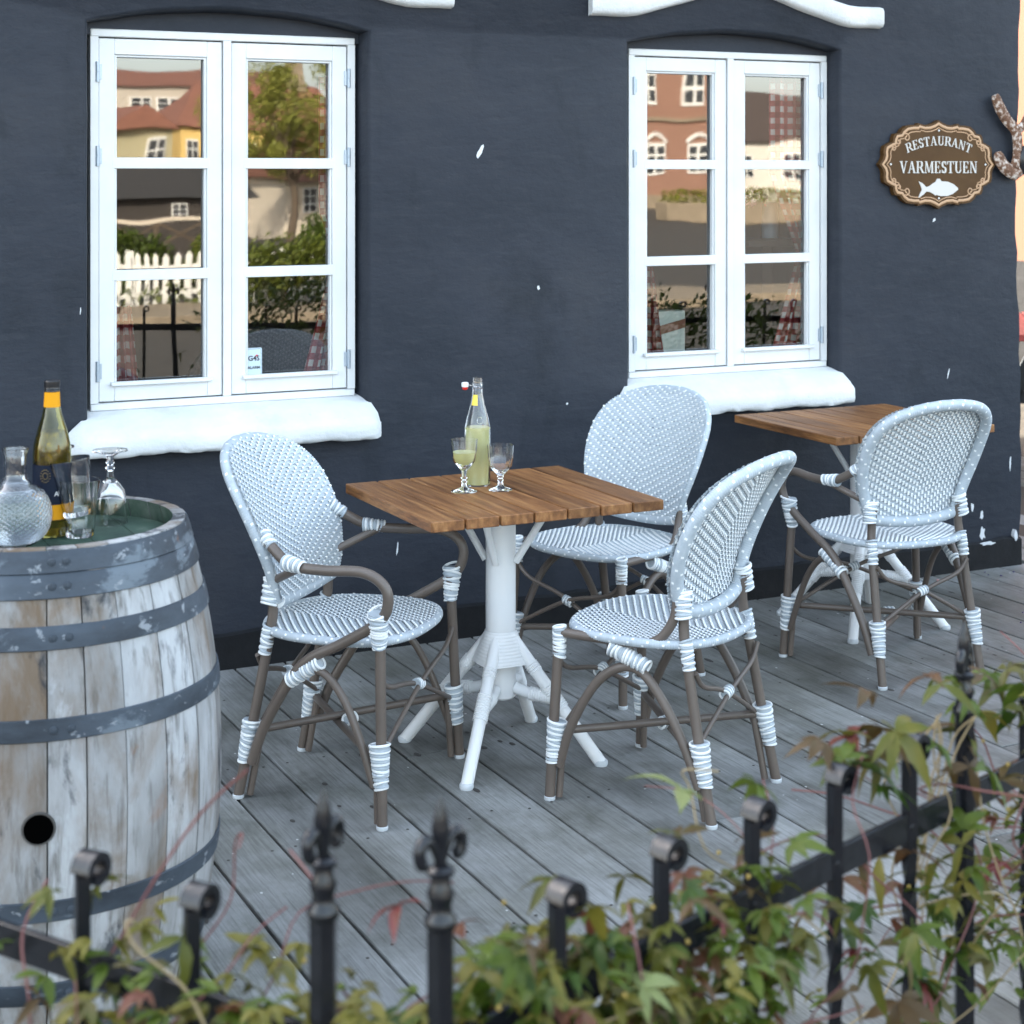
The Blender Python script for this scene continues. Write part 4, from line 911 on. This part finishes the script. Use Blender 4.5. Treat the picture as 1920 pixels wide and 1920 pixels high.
# ------------------------------------------------------------------ iron fence and creeper
FZ = .925
A_ = Vector((.655, 1.475 + CAMY, 0)); dR = Vector((.95, .315, 0)).normalized(); B_ = Vector((.560, 1.535 + CAMY, 0)); dL = Vector((-.52, .85, 0)).normalized()
fence = empty('iron_fence', (A_.x, A_.y, 0), 0, 'black wrought iron fence with scroll tops and lily finials, overgrown by creeper', 'fence'); FO = Vector((A_.x, A_.y, 0))
def curlbar(p, ztop, d, name='bar'):
    """square bar, twisted below the rail, top rolled over into a scroll"""
    m = MB(); s = .0072; nzz = 46; vs = []; z0 = .05
    for j in range(nzz + 1):
        z = z0 + (ztop - .02 - z0) * j / nzz; tw = 0
        if .30 < z < ztop - .16: tw = (z - .30) / (ztop - .46) * math.pi * 4
        for k in range(4):
            a = tw + math.pi / 4 + k * math.pi / 2; vs.append((s * 1.41 * math.cos(a), s * 1.41 * math.sin(a), z))
    fs = [(j * 4 + k, j * 4 + (k + 1) % 4, (j + 1) * 4 + (k + 1) % 4, (j + 1) * 4 + k) for j in range(nzz) for k in range(4)]
    m.add(vs, fs)
    x = Vector(d); y = Vector((-d.y, d.x, 0)); c = x * .014 + Vector((0, 0, ztop - .018)); vs = []; n = 15     # rolled end
    for k in range(n + 1):
        a = math.pi - k / n * math.pi * 1.75; r_ = .0145 - .004 * k / n
        for (rr, ww) in ((r_ + .0055, -.0125), (r_ + .0055, .0125), (r_ - .003, .0125), (r_ - .003, -.0125)):
            vs.append(c + x * rr * math.cos(a) + Vector((0, 0, rr * math.sin(a))) + y * ww)
    m.add(vs, [(j * 4 + k, j * 4 + (k + 1) % 4, (j + 1) * 4 + (k + 1) % 4, (j + 1) * 4 + k) for j in range(n) for k in range(4)] + [(3, 2, 1, 0), tuple(n * 4 + k for k in range(4))])
    return m.build(name, M['iron'], fence, loc=p - FO, ang=35)
def lilypost(p, ztip, d):
    m = MB(); K = .66; zb = ztip - .166 * K
    def zz_(a): return zb + a * K
    m.lathe([(.0138, .02), (.0138, zz_(-.02))], 6, capb=True); m.lathe([(.0138, zz_(-.02)), (.0155, zz_(-.016)), (.0155, zz_(-.006)), (.0115, zz_(0)), (.0105, zz_(.014)), (.0125, zz_(.022)), (.0135, zz_(.03)), (.0100, zz_(.04)), (.0092, zz_(.052)), (.0130, zz_(.056)), (.0132, zz_(.063)), (.008, zz_(.068))], 16)
    m.lathe([(.0062, zz_(.066)), (.0060, zz_(.085)), (.0085, zz_(.106)), (.0098, zz_(.118)), (.0074, zz_(.138)), (.0034, zz_(.156)), (.0005, zz_(.168))], 12, sy=.72)
    o = m.build('post', M['iron'], fence, loc=p - FO, ang=50)
    for s in (-1, 1):
        x = Vector(d) * s * K
        pts = curve([Vector((0, 0, zz_(.075))) + x * .004, Vector((0, 0, zz_(.100))) + x * .015, Vector((0, 0, zz_(.110))) + x * .030, Vector((0, 0, zz_(.098))) + x * .040, Vector((0, 0, zz_(.080))) + x * .037, Vector((0, 0, zz_(.078))) + x * .029], 5)
        MB().tube(pts, [.0035 + .0028 * min(1, i / 12) for i in range(len(pts))], 10).build('petal', M['iron'], o)
    return o
def rails(p, d, L):
    n = Vector((-d.y, d.x, 0))
    for z in (FZ - .115, .22):
        m = MB(); m.bar(Vector((0, 0, z)), d * L + Vector((0, 0, z)), .008, .036, bev=.001)
        m.build('rail', M['iron'], fence, smooth=False, loc=p - FO)
cam_xy = Vector((0, CAMY, 0))
RPX = [1045, 1240, 1410, 1565, 1705]
def on_line(px, P, d):
    dr = Vector((math.sin(TH) + (px - 960) / FPX * math.cos(TH), math.cos(TH) - (px - 960) / FPX * math.sin(TH), 0))
    # solve cam + t*dr = P + s*d
    det = dr.x * -d.y + d.x * dr.y; r_ = P - cam_xy; s_ = (dr.x * r_.y - dr.y * r_.x) / det * -1
    t_ = (r_.x * -d.y + d.x * r_.y) / det
    return cam_xy + dr * t_
bars = [on_line(px, A_, dR) for px in RPX]
for p in bars: curlbar(p, FZ, dR)
post2 = on_line(1808, A_, dR); last = post2
lilypost(A_, 1.053, dR); lilypost(B_, 1.057, Vector((.8, .6, 0))); lilypost(post2, 1.045, Vector((.8, .6, 0)))
for k in range(1, 40):
    p = post2 + dR * .165 * k
    if k % 6 == 0: lilypost(p, 1.045, dR)
    else: curlbar(p, FZ, dR)
for px in (155, 360): curlbar(on_line(px, B_, dL), FZ, Vector((.8, .6, 0)))
pl_ = on_line(155, B_, dL)
for k in range(1, 9): curlbar(pl_ + dL * .185 * k, FZ, Vector((.8, .6, 0)))
rails(A_, dR, 8.0); rails(B_, dL, 1.7)
# rivets where bars cross the rail
for p in bars: MB().lathe([(.007, 0), (.005, .003), (.0002, .004)], 9).build('rivet', M['iron'], fence, loc=p - FO + Vector((dR.y, -dR.x, 0)) * .0045 + Vector((0, 0, FZ - .115))).rotation_euler = (R(90), 0, math.atan2(dR.y, dR.x))

# creeper: five-fingered leaves on red stems
def leafmat(name, c1, c2):
    m, t, p = nodes(name); L = t.links; tc = N(t, 'ShaderNodeTexCoord'); ns = N(t, 'ShaderNodeTexNoise', Scale=34, Detail=3); oi = N(t, 'ShaderNodeObjectInfo')
    ad = N(t, 'ShaderNodeMath', operation='ADD'); L.new(tc.outputs['Object'], ns.inputs['Vector']); L.new(ns.outputs['Fac'], ad.inputs[0]); mr = N(t, 'ShaderNodeMapRange'); mr.inputs['To Min'].default_value = -.35; mr.inputs['To Max'].default_value = .35
    L.new(oi.outputs['Random'], mr.inputs[0]); L.new(mr.outputs[0], ad.inputs[1]); rp = N(t, 'ShaderNodeValToRGB'); rp.color_ramp.elements[0].position = .3; rp.color_ramp.elements[1].position = .75
    rp.color_ramp.elements[0].color = (*c1, 1); rp.color_ramp.elements[1].color = (*c2, 1); L.new(ad.outputs[0], rp.inputs[0]); L.new(rp.outputs[0], p.inputs['Base Color'])
    p.inputs['Roughness'].default_value = .5; p.inputs['Specular IOR Level'].default_value = .3
    tl = N(t, 'ShaderNodeBsdfTranslucent'); L.new(rp.outputs[0], tl.inputs[0]); mx = N(t, 'ShaderNodeMixShader'); mx.inputs[0].default_value = .28
    out = t.nodes['Material Output']; L.new(p.outputs[0], mx.inputs[1]); L.new(tl.outputs[0], mx.inputs[2]); L.new(mx.outputs[0], out.inputs[0]); return m
LM = [leafmat('leaf_green', (.028, .058, .005), (.075, .105, .011)), leafmat('leaf_olive', (.070, .078, .009), (.135, .118, .018)), leafmat('leaf_bronze', (.075, .045, .016), (.075, .075, .016)), leafmat('leaf_red', (.12, .022, .022), (.10, .05, .02)), leafmat('leaf_pale', (.13, .18, .055), (.19, .22, .08))]
M['vine_stem'] = noisy('red_stem', [(.3, (.10, .03, .03)), (.7, (.16, .065, .055))], scale=20, rough=.6, bump=0)
M['dry_stem'] = plain('dry_stem', (.25, .19, .10), .8)
def leaflet(m, base, d, L_, wd_, droop, q):
    d = d.normalized(); sd_ = d.cross(Vector((0, 0, 1)))
    sd_ = sd_.normalized() if sd_.length > .05 else Vector((1, 0, 0)); up = sd_.cross(d); vs = []; n = 7
    for k in range(n + 1):
        t = k / n; w_ = wd_ * math.sin(math.pi * min(1, t * 1.02) ** .85) * (1 if k % 2 else .88); c = base + d * L_ * t - Vector((0, 0, 1)) * droop * L_ * t * t
        vs += [c - sd_ * w_ + up * w_ * .35, c, c + sd_ * w_ + up * w_ * .35]
    m.add(vs, [(3 * k + s, 3 * k + 1 + s, 3 * k + 4 + s, 3 * k + 3 + s) for k in range(n) for s in (0, 1)])
def leaf_mesh(seed, mat):
    q = random.Random(seed); m = MB(); pet = .02
    nl = q.choice((3, 5, 5))
    for k in range(nl):
        a = (k - (nl - 1) / 2) * (R(190) / max(nl - 1, 1)) + q.uniform(-.15, .15); L_ = .060 * (1 - .22 * abs(k - (nl - 1) / 2) / 1.5) * q.uniform(.85, 1.15)
        leaflet(m, Vector((0, pet, 0)), Vector((math.sin(a), math.cos(a), q.uniform(-.2, .3))), L_, L_ * q.uniform(.15, .20), q.uniform(.15, .8), q)
    m.tube([(0, 0, 0), (0, pet * .5, .003), (0, pet, 0)], .0010, 5)
    return m.mesh('leaf', mat)
LEAVES = [[leaf_mesh(s * 10 + i, LM[i]) for s in range(5)] for i in range(5)]
vine = empty('creeper', (A_.x, A_.y, 0), 0, 'wild creeper with green and reddish leaves climbing along the iron fence', 'climbing plant')
q = random.Random(21)
def fence_pt(s):       # s<0 along the left run, s>0 along the right run
    return (A_ + dR * s) if s >= 0 else (B_ + dL * (-s))
def add_leaf(p, kind, sc=1.0, out=None):
    o = link('leaf', q.choice(LEAVES[kind]), vine, p - FO); o.scale = (sc,) * 3
    o.rotation_euler = (q.uniform(-.9, .5), q.uniform(-.5, .5), q.uniform(0, 6.28)); return o
nleaf = 0
# (s range, z range, count, weights green/olive/bronze/red/pale)
for (s0, s1, z0, z1, cnt, wt) in ((-.02, .55, .70, .865, 78, (6, 3, 2, .6, .3)), (.0, .42, .84, .92, 26, (3, 3, 2, 1.2, .3)), (.45, 1.05, .58, .80, 44, (4, 3, 3, 1.0, .2)), (.62, 1.12, .86, .985, 38, (3, 4, 4, .6, .3)), (1.0, 1.5, .48, .97, 46, (3, 3, 3.5, 1, .2)), (-.35, -.02, .70, .85, 30, (3, 3, 2, 1, .2)), (-.5, -.05, .80, .90, 7, (2, 3, 2, 1, .2)), (1.5, 3.2, .5, .95, 16, (3, 3, 3, 1, .2))):
    for k in range(cnt):
        s_ = q.uniform(s0, s1); z = z0 + (z1 - z0) * (q.random() ** .8); p = fence_pt(s_) + Vector((q.gauss(0, .045), q.gauss(0, .045), 0)); p.z = z
        add_leaf(p, q.choices(range(5), wt)[0], q.uniform(.5, .8) if s_ < .6 else q.uniform(.6, 1.05)); nleaf += 1
add_leaf(on_line(1335, A_, dR) + Vector((0, .02, .94)), 4, 1.25).rotation_euler = (.3, .2, .9)
for k in range(60):       # stems
    s_ = q.uniform(-.4, 1.5); p = fence_pt(s_) + Vector((q.gauss(0, .02), q.gauss(0, .02), q.uniform(.5, .75))); pts = [p]; dv = Vector((q.uniform(-1, 1), q.uniform(-.4, .4), q.uniform(.1, 1))).normalized()
    for j in range(6):
        dv = (dv + Vector((q.gauss(0, .45), q.gauss(0, .3), q.gauss(-.08, .35)))).normalized(); pn = pts[-1] + dv * .065; pn.z = min(pn.z, .93); pts.append(pn)
    MB().tube([a - FO for a in curve(pts, 4)], q.uniform(.0008, .0015), 6).build('stem', M['vine_stem'] if k % 11 else M['dry_stem'], vine)
# long pink shoots reaching over the deck at the left, dry tendrils hanging at the right post
MB().tube([a - FO for a in curve([B_ + dL * .30 + Vector((0, 0, .80)), B_ + dL * .22 + Vector((.02, .06, .90)), B_ + dL * .12 + Vector((.01, .12, .97)), B_ + dL * .04 + Vector((-.005, .12, 1.03))], 5)], .0017, 6).build('stem', M['vine_stem'], vine)
for k in range(7):
    p = post2 + Vector((q.gauss(-.03, .03), q.gauss(-.02, .02), .93)); pts = [p]
    for j in range(5): pts.append(pts[-1] + Vector((q.gauss(0, .02), q.gauss(0, .015), -q.uniform(.03, .09))))
    MB().tube([a - FO for a in curve(pts, 4)], .0013, 5).build('stem', M['dry_stem'], vine)
sm_ = MB(); ql = random.Random(55)
for k in range(900):
    if k >= 680: s_, zlo, zhi = ql.uniform(-.16, .32), .70, .86
    elif k % 5 == 4: s_, zlo, zhi = ql.uniform(-.30, 0), .68, .85
    elif k % 5 == 3: s_, zlo, zhi = ql.uniform(.75, 1.5), .45, .78
    else: s_, zlo, zhi = ql.uniform(-.05, .50), .66, .835
    p = fence_pt(s_) - FO + Vector((ql.gauss(0, .05), ql.gauss(0, .05), 0)); p.z = zlo + (zhi - zlo) * ql.random() ** .85; o0 = len(sm_.f); az = ql.uniform(0, 6.28)
    for e in range(ql.choice((2, 3, 3, 5))):
        a = az + (e - 1.5) * .75; L_ = ql.uniform(.020, .038); leaflet(sm_, p, Vector((math.sin(a), math.cos(a), ql.uniform(-.5, .4))), L_, L_ * ql.uniform(.18, .26), ql.uniform(.1, .8), ql)
    mi_ = ql.choices(range(4), (5, 3, 2, 1.2))[0]; sm_.m[o0:] = [mi_] * (len(sm_.f) - o0)
sm_.build('small_leaves', LM[:4], vine)['kind'] = 'stuff'
dm = foliage_quads = MB(); qd = random.Random(77)
for k in range(17000):
    s_ = qd.uniform(2.2, 8.0); p = A_ + dR * s_ - FO + Vector((qd.gauss(0, .10), qd.gauss(0, .10), 0)); p.z = .08 + (.80 + .12 * math.sin(s_ * 3.1) + .08 * math.sin(s_ * 7.7)) * qd.random() ** .7
    a = Vector((qd.gauss(0, 1), qd.gauss(0, 1), qd.gauss(0, 1))).normalized(); b = a.orthogonal().normalized(); c = a.cross(b); z_ = qd.uniform(.014, .028)
    dm.add([p - b * z_, p + c * z_ * .45, p + b * z_, p - c * z_ * .45], [(0, 1, 2, 3)])
dm.build('dense_foliage', LM[0], vine, smooth=False)['kind'] = 'stuff'
bm_ = MB()
for k in range(34):
    p = fence_pt(q.uniform(-.1, 1.3)) - FO + Vector((q.gauss(0, .04), q.gauss(0, .04), q.uniform(.66, .9))); bm_.lathe([(.0002, -.003), (.0021, -.0015), (.0025, 0), (.0021, .0015), (.0002, .003)], 7, tuple(p))
bm_.build('berries', plain('yellow_berries', (.26, .18, .03), .5), vine)['kind'] = 'stuff'
# petals on the deck near the corner
pm = MB(); pm2 = MB()
for k in range(70):
    x, y = q.uniform(4.3, 6.2), q.uniform(-.9, -.05); r_ = q.uniform(.003, .007); (pm if k % 4 else pm2).lathe([(r_, .001), (r_ * .7, .004), (.0003, .005)], 6, (x, y, .001), sy=q.uniform(.5, 1))
tag(pm.build('fallen_petals', plain('petal_purple', (.05, .035, .12), .7)), 'scattered dark purple petals on the deck by the wall corner', 'petals', kind='stuff')
tag(pm2.build('fallen_petals', plain('petal_pink', (.6, .28, .27), .7)), 'scattered pink petals on the deck by the wall corner', 'petals', kind='stuff')
lt_ = MB()
for k in range(130):
    x, y = q.uniform(1.0, 5.0), q.uniform(-2.6, -.1); r_ = q.uniform(.0012, .004); lt_.lathe([(r_, .0008), (.0003, .0014)], 5, (x, y, .001), sy=q.uniform(.4, 2))
tag(lt_.build('deck_crumbs', plain('crumb_white', (.6, .6, .58), .8)), 'tiny pale crumbs and flakes lying on the deck boards', 'crumbs', kind='stuff')

# ------------------------------------------------------------------ across the street (seen in the panes)
M['fencewhite'] = plain('picket_white', (.72, .70, .64), .7)
pf = empty('picket_fence', (0, -16.0, ST), 0, 'white picket fence across the street reflected in the left window', 'fence')
pk = MB().prism([(-.038, .10), (.038, .10), (.038, .74), (.0, .80), (-.038, .74)], -.01, .01).mesh('picket', M['fencewhite'], smooth=False)
for k in range(76): link('picket', pk, pf, (-1.0 + k * .142, 0, rnd.uniform(-.01, .01)))
for z in (.25, .6): MB().box((4.3, -.03, z), (11, .03, .06)).build('rail', M['fencewhite'], pf, smooth=False)
for k in range(6): MB().box((-1 + k * 2.1, -.08, .4), (.09, .09, .82)).build('fence_post', M['fencewhite'], pf, smooth=False)
M['foliage'] = leafmat('hedge_leaf', (.06, .09, .010), (.17, .17, .022)); M['foliage2'] = leafmat('tree_leaf', (.10, .13, .018), (.24, .24, .045)); M['bark'] = noisy('bark', [(.3, (.06, .04, .025)), (.7, (.12, .09, .06))], scale=9, rough=.9)
def foliage(n, fn, size, seed):
    q2 = random.Random(seed); m = MB()
    for k in range(n):
        p = fn(q2); a = Vector((q2.gauss(0, 1), q2.gauss(0, 1), q2.gauss(0, 1))).normalized(); b = a.orthogonal().normalized(); c = a.cross(b); s = size * q2.uniform(.6, 1.4)
        m.add([p - b * s, p + c * s * .5, p + b * s, p - c * s * .5], [(0, 1, 2, 3)])
    return m
def shrub(x, y, rx, ry, h, label, n=3600, mat='foliage', size=.042):
    o = empty('hedge_shrub', (x, y, ST), 0, label, 'shrub', 'shrubs along the picket fence'); cs = []
    q2 = random.Random(int(x * 50))
    for k in range(9): cs.append((q2.uniform(-.7, .7) * rx, q2.uniform(-.5, .5) * ry, q2.uniform(.35, .8) * h, q2.uniform(.3, .5)))
    def fn(qq):
        c = qq.choice(cs); v = Vector((qq.gauss(0, 1), qq.gauss(0, 1), qq.gauss(0, 1))).normalized() * c[3] * qq.uniform(.6, 1.05); return Vector((c[0] + v.x * rx, c[1] + v.y * ry, max(.03, c[2] + v.z * h * .75)))
    foliage(n, fn, size, int(x * 77)).build('foliage', M[mat], o, smooth=False)
    MB().tube([(0, 0, 0), (.03, 0, h * .5)], .03, 6).build('stem', M['bark'], o)
def mirror_at(px, D):       # street point that the pane shows at this photo column, D metres away along the view axis
    k = (px - 960) / FPX; return (D * (math.sin(TH) + k * math.cos(TH)), -(D * (math.cos(TH) - k * math.sin(TH)) + CAMY))
for i, (px, D, rx, h) in enumerate(((262, 23.6, .80, 1.05), (365, 24.6, .5, .85), (545, 21.6, .95, .95), (650, 24.2, .6, 1.1), (160, 23.8, .6, 1.0))):
    x, y = mirror_at(px, D)
    shrub(x, y, rx, .6, h, ['rounded green shrub behind the picket fence', 'low green shrub between two taller shrubs', 'dense bushy shrub in front of the picket fence', 'last shrub at the far end of the fence', 'first shrub at the near end of the fence'][i])
shr = MB()
def low_fn(qq): return Vector((qq.uniform(-1, 9.7), -15.94 + qq.gauss(0, .06), ST + .12 + abs(qq.gauss(0, .13))))
tag(foliage(900, low_fn, .045, 8).build('weeds', M['foliage'], smooth=False), 'green weeds growing along the foot of the picket fence', 'weeds', kind='stuff')
# tree
tr = empty('street_tree', (*mirror_at(548, 45), ST), 0, 'yellow green tree reflected in the right sash of the left window', 'tree')
trunk = MB().tube(curve([(0, 0, 0), (.1, 0, 1.2), (-.1, .1, 2.4), (.1, 0, 3.6)], 5), [.13 - .006 * i for i in range(16)], 9)
for k in range(8): a = k * .8; trunk.tube(curve([(0, 0, 1.5 + .2 * k), (.4 * math.cos(a), .4 * math.sin(a), 2.1 + .2 * k), (.8 * math.cos(a), .8 * math.sin(a), 2.6 + .22 * k)], 4), [.08, .07, .06, .05, .04, .03, .025, .02, .015], 6)
trunk.build('trunk', M['bark'], tr)
q3 = random.Random(12); cl = [(q3.gauss(0, .85), q3.gauss(0, .6), q3.uniform(2.0, 4.7), q3.uniform(.22, .5)) for _ in range(46)]
def tree_fn(qq):
    c = qq.choice(cl); v = Vector((qq.gauss(0, 1), qq.gauss(0, 1), qq.gauss(0, .8))).normalized() * c[3] * qq.uniform(.55, 1.05); return Vector((c[0], c[1], c[2])) + v
foliage(14000, tree_fn, .048, 31).build('crown', M['foliage2'], tr, smooth=False)
def facade_house(name, loc, rz, W_, D_, H_, RH, wall, roof, wins_, label, cat='house', chim=False, ridge='x'):
    o = empty(name, loc, rz, label, cat, 'houses across the street'); MB().box((0, 0, H_ / 2), (W_, D_, H_)).build('wall', wall, o, smooth=False); e = .25
    if ridge == 'x':
        vs = [(-W_ / 2 - e, D_ / 2 + e, H_ - .05), (W_ / 2 + e, D_ / 2 + e, H_ - .05), (W_ / 2 + e, 0, H_ + RH), (-W_ / 2 - e, 0, H_ + RH), (-W_ / 2 - e, -D_ / 2 - e, H_ - .05), (W_ / 2 + e, -D_ / 2 - e, H_ - .05)]
        fs = [(0, 3, 2, 1), (3, 4, 5, 2), (0, 4, 3), (1, 2, 5), (0, 1, 5, 4)]
    elif ridge == 'hip':
        vs = [(-W_ / 2 - e, D_ / 2 + e, H_ - .05), (W_ / 2 + e, D_ / 2 + e, H_ - .05), (.15, 0, H_ + RH), (-.15, 0, H_ + RH), (-W_ / 2 - e, -D_ / 2 - e, H_ - .05), (W_ / 2 + e, -D_ / 2 - e, H_ - .05)]
        fs = [(0, 3, 2, 1), (3, 4, 5, 2), (0, 4, 3), (1, 2, 5), (0, 1, 5, 4)]
    else:
        vs = [(-W_ / 2 - e, D_ / 2 + e, H_ - .05), (-W_ / 2 - e, -D_ / 2 - e, H_ - .05), (0, -D_ / 2 - e, H_ + RH), (0, D_ / 2 + e, H_ + RH), (W_ / 2 + e, D_ / 2 + e, H_ - .05), (W_ / 2 + e, -D_ / 2 - e, H_ - .05)]
        fs = [(0, 1, 2, 3), (3, 2, 5, 4), (0, 3, 4), (1, 5, 2), (0, 4, 5, 1)]
    r_ = MB().add(vs, fs).build('roof', roof, o, smooth=False)
    if ridge == 'y': MB().add([(-W_ / 2, D_ / 2 - .02, H_ - .05), (W_ / 2, D_ / 2 - .02, H_ - .05), (0, D_ / 2 - .02, H_ + RH - .15)], [(0, 1, 2)]).build('gable', wall, o, smooth=False)
    if chim: MB().box((W_ * .3, 0, H_ + RH + .2), (.7, .6, 1.4)).build('chimney', M['pave'], r_, smooth=False)
    for (x, z, a, b) in wins_:
        f = MB().box((x, D_ / 2 + .02, z), (a, .08, b)).build('window', M['fencewhite'], o, smooth=False)
        for sx in (-1, 1):
            for sz in (-1, 0, 1): MB().box((x + sx * a * .235, D_ / 2 + .065, z + sz * b * .31), (a * .38, .02, b * .26)).build('pane', M['farpane'], f, smooth=False)
    return o
M['farpane'] = plain('far_pane', (.03, .035, .04), .1); M['yel'] = plain('yellow_render', (.62, .42, .14), .85); M['crm'] = plain('cream_render', (.55, .47, .36), .85); M['gry'] = plain('grey_render', (.42, .37, .30), .85); M['grn'] = plain('green_render', (.33, .29, .17), .85); M['wht'] = plain('white_render', (.62, .57, .48), .85)
def hs_(px, D): x, y = mirror_at(px, D); return (x, y, ST)
facade_house('yellow_house', hs_(384, 62), 0, 3.3, 5, 3.30, 1.75, M['yel'], M['rooftile'], [(-1.2, 2.3, .5, .95), (-.35, 2.3, .6, 1.0), (.9, 2.3, .6, 1.0)], 'yellow house with red tiled roof reflected in the left window', ridge='hip')
facade_house('green_house', hs_(232, 56), 0, 1.7, 5, 3.05, .75, M['grn'], M['rooftile'], [(.35, 2.25, .5, 1.0)], 'small green house with red roof left of the yellow house', ridge='y')
facade_house('apartment_house', hs_(310, 88), 0, 11, 8, 6.1, .95, M['gry'], M['rooftile'], [(-2.4, 4.9, 1.0, 1.1), (-.9, 4.9, 1.5, 1.1), (.6, 4.9, .8, 1.1), (3.0, 4.9, 1.0, 1.1)], 'large grey house with long low red roof behind the others', chim=True)
facade_house('red_roof_house', hs_(505, 72), 0, 3.6, 6, 2.9, 2.6, M['wht'], M['rooftile'], [(-.4, 2.0, .8, 1.2), (.9, 2.0, .7, 1.2)], 'white house with steep red roof partly hidden by the tree', chim=True)
facade_house('timber_shed', hs_(585, 50), 0, 3.0, 4, 1.75, .8, M['crm'], M['rooftile'], [(-.7, 1.1, .5, .8), (.5, 1.1, .5, .8)], 'low cream shed behind the shrubs')
facade_house('dark_shed', hs_(290, 40), 0, 3.6, 3, 1.35, .6, plain('dark_boards', (.035, .028, .022), .8), plain('felt_roof', (.03, .027, .024), .8), [(.2, .95, .35, .4)], 'low dark boarded shed behind the picket fence')
rl = empty('wooden_railing', hs_(300, 29), 0, 'weathered wooden railing with crossed braces behind the shrubs', 'railing')
MB().box((0, 0, 1.03), (3.4, .06, .07)).build('handrail', M['crm'], rl, smooth=False)
for k in range(5):
    MB().box((-1.6 + .8 * k, 0, .5), (.07, .07, 1.0)).build('rail_post', M['bark'], rl, smooth=False)
    if k < 4: MB().bar((-1.6 + .8 * k, 0, .55), (-.8 + .8 * k, 0, .98), .03, .04).bar((-1.6 + .8 * k, .04, .98), (-.8 + .8 * k, .04, .55), .03, .04).build('brace', M['bark'], rl, smooth=False)
# brick block with arched white windows in the right window
M['brick'] = noisy('red_brick', [(.3, (.20, .105, .07)), (.7, (.29, .16, .11))], scale=30, rough=.9, bump=.3)
x, y = mirror_at(1150, 78)
bb = empty('brick_building', (x, y, ST), R(0), 'tall red brick building with white windows reflected in the right window', 'building')
MB().box((0, -4, 6.5), (12.6, 8, 13)).build('wall', M['brick'], bb, smooth=False); MB().box((0, .05, .35), (12.7, .2, .7)).build('plinth', M['pave'], bb, smooth=False); MB().box((0, .06, 4.3), (12.7, .14, .16)).build('string_course', M['pave'], bb, smooth=False)
for k in range(5):
    for z, b in ((2.6, 1.5), (6.0, 2.1), (9.8, 2.1)):
        xx = -4.9 + k * 2.3 + (.4 if z < 3 else 0); f = MB().box((xx, .02, z), (.95, .1, b)).build('window', M['fencewhite'], bb, smooth=False)
        for sx in (-1, 1):
            for sz in (-1, 0, 1): MB().box((xx + sx * .23, .075, z + sz * b * .31), (.34, .02, b * .24)).build('pane', M['farpane'], f, smooth=False)
        MB().tube(curve([(xx - .55, .05, z + b / 2 + .05), (xx, .05, z + b / 2 + .32), (xx + .55, .05, z + b / 2 + .05)], 4), .07, 5).build('arch', M['fencewhite'], bb)
x, y = mirror_at(1318, 60)
ph = empty('planter_hedge', (x, y, ST), 0, 'clipped hedge in a long pale planter reflected in the right window', 'planter')
MB().box((4, 0, .35), (11, .8, .7), .02).build('trough', M['pave'], ph)
foliage(2600, lambda qq: Vector((qq.uniform(-1.4, 9.4), qq.uniform(-.35, .35), .65 + qq.random() * .55)), .07, 5).build('foliage', M['foliage'], ph, smooth=False)
x, y = mirror_at(1440, 95); facade_house('long_white_house', (x, y, ST), 0, 14, 8, 3.6, 2.6, M['wht'], plain('dark_roof', (.07, .05, .04), .8), [(-4, 2.2, 1, 1.4), (-1, 2.2, 1, 1.4), (2, 2.2, 1, 1.4)], 'long white house with a dark roof far down the street')
# orange house and red picnic table beyond the corner on the right
oh = empty('orange_house', (9.6, 4.6, ST), R(-90), 'orange rendered house glimpsed past the wall corner at the right', 'house')
M['org'] = plain('orange_render', (.20, .072, .038), .85)
MB().box((0, 2.0, 3.2), (6.5, 4, 6.4)).build('wall', M['org'], oh, smooth=False)
for x in (-1.4, 1.3): f = MB().box((x, -.02, 2.15), (1.0, .1, .9)).build('window', M['fencewhite'], oh, smooth=False); MB().box((x, -.08, 2.15), (.8, .02, .7)).build('pane', M['farpane'], f, smooth=False)
MB().box((0, -.03, .55), (6.5, .1, 1.1)).build('base_course', M['tar'], oh, smooth=False)
pt = empty('picnic_table', (7.3, 2.0, 0), R(52), 'red picnic table beyond the corner of the house', 'table')
M['redwood'] = noisy('red_stain', [(.3, (.35, .05, .04)), (.7, (.5, .09, .07))], scale=6, stretch=(1, 8, 8), rough=.6)
for k in range(4): MB().box((0, -.26 + k * .175, .75), (1.6, .165, .035), .003).build('plank', M['redwood'], pt)
for s in (-1, 1):
    MB().box((0, .62 * s, .46), (1.6, .24, .04), .003).build('seat', M['redwood'], pt)
    for x in (-.6, .6): MB().bar((x, .55 * s, 0), (x, .18 * s, .73), .05, .08).build('leg', M['blackcap'], pt, smooth=False)
for x in (-.6, .6): MB().box((x, 0, .41), (.05, 1.35, .07)).build('crossbar', M['blackcap'], pt, smooth=False)
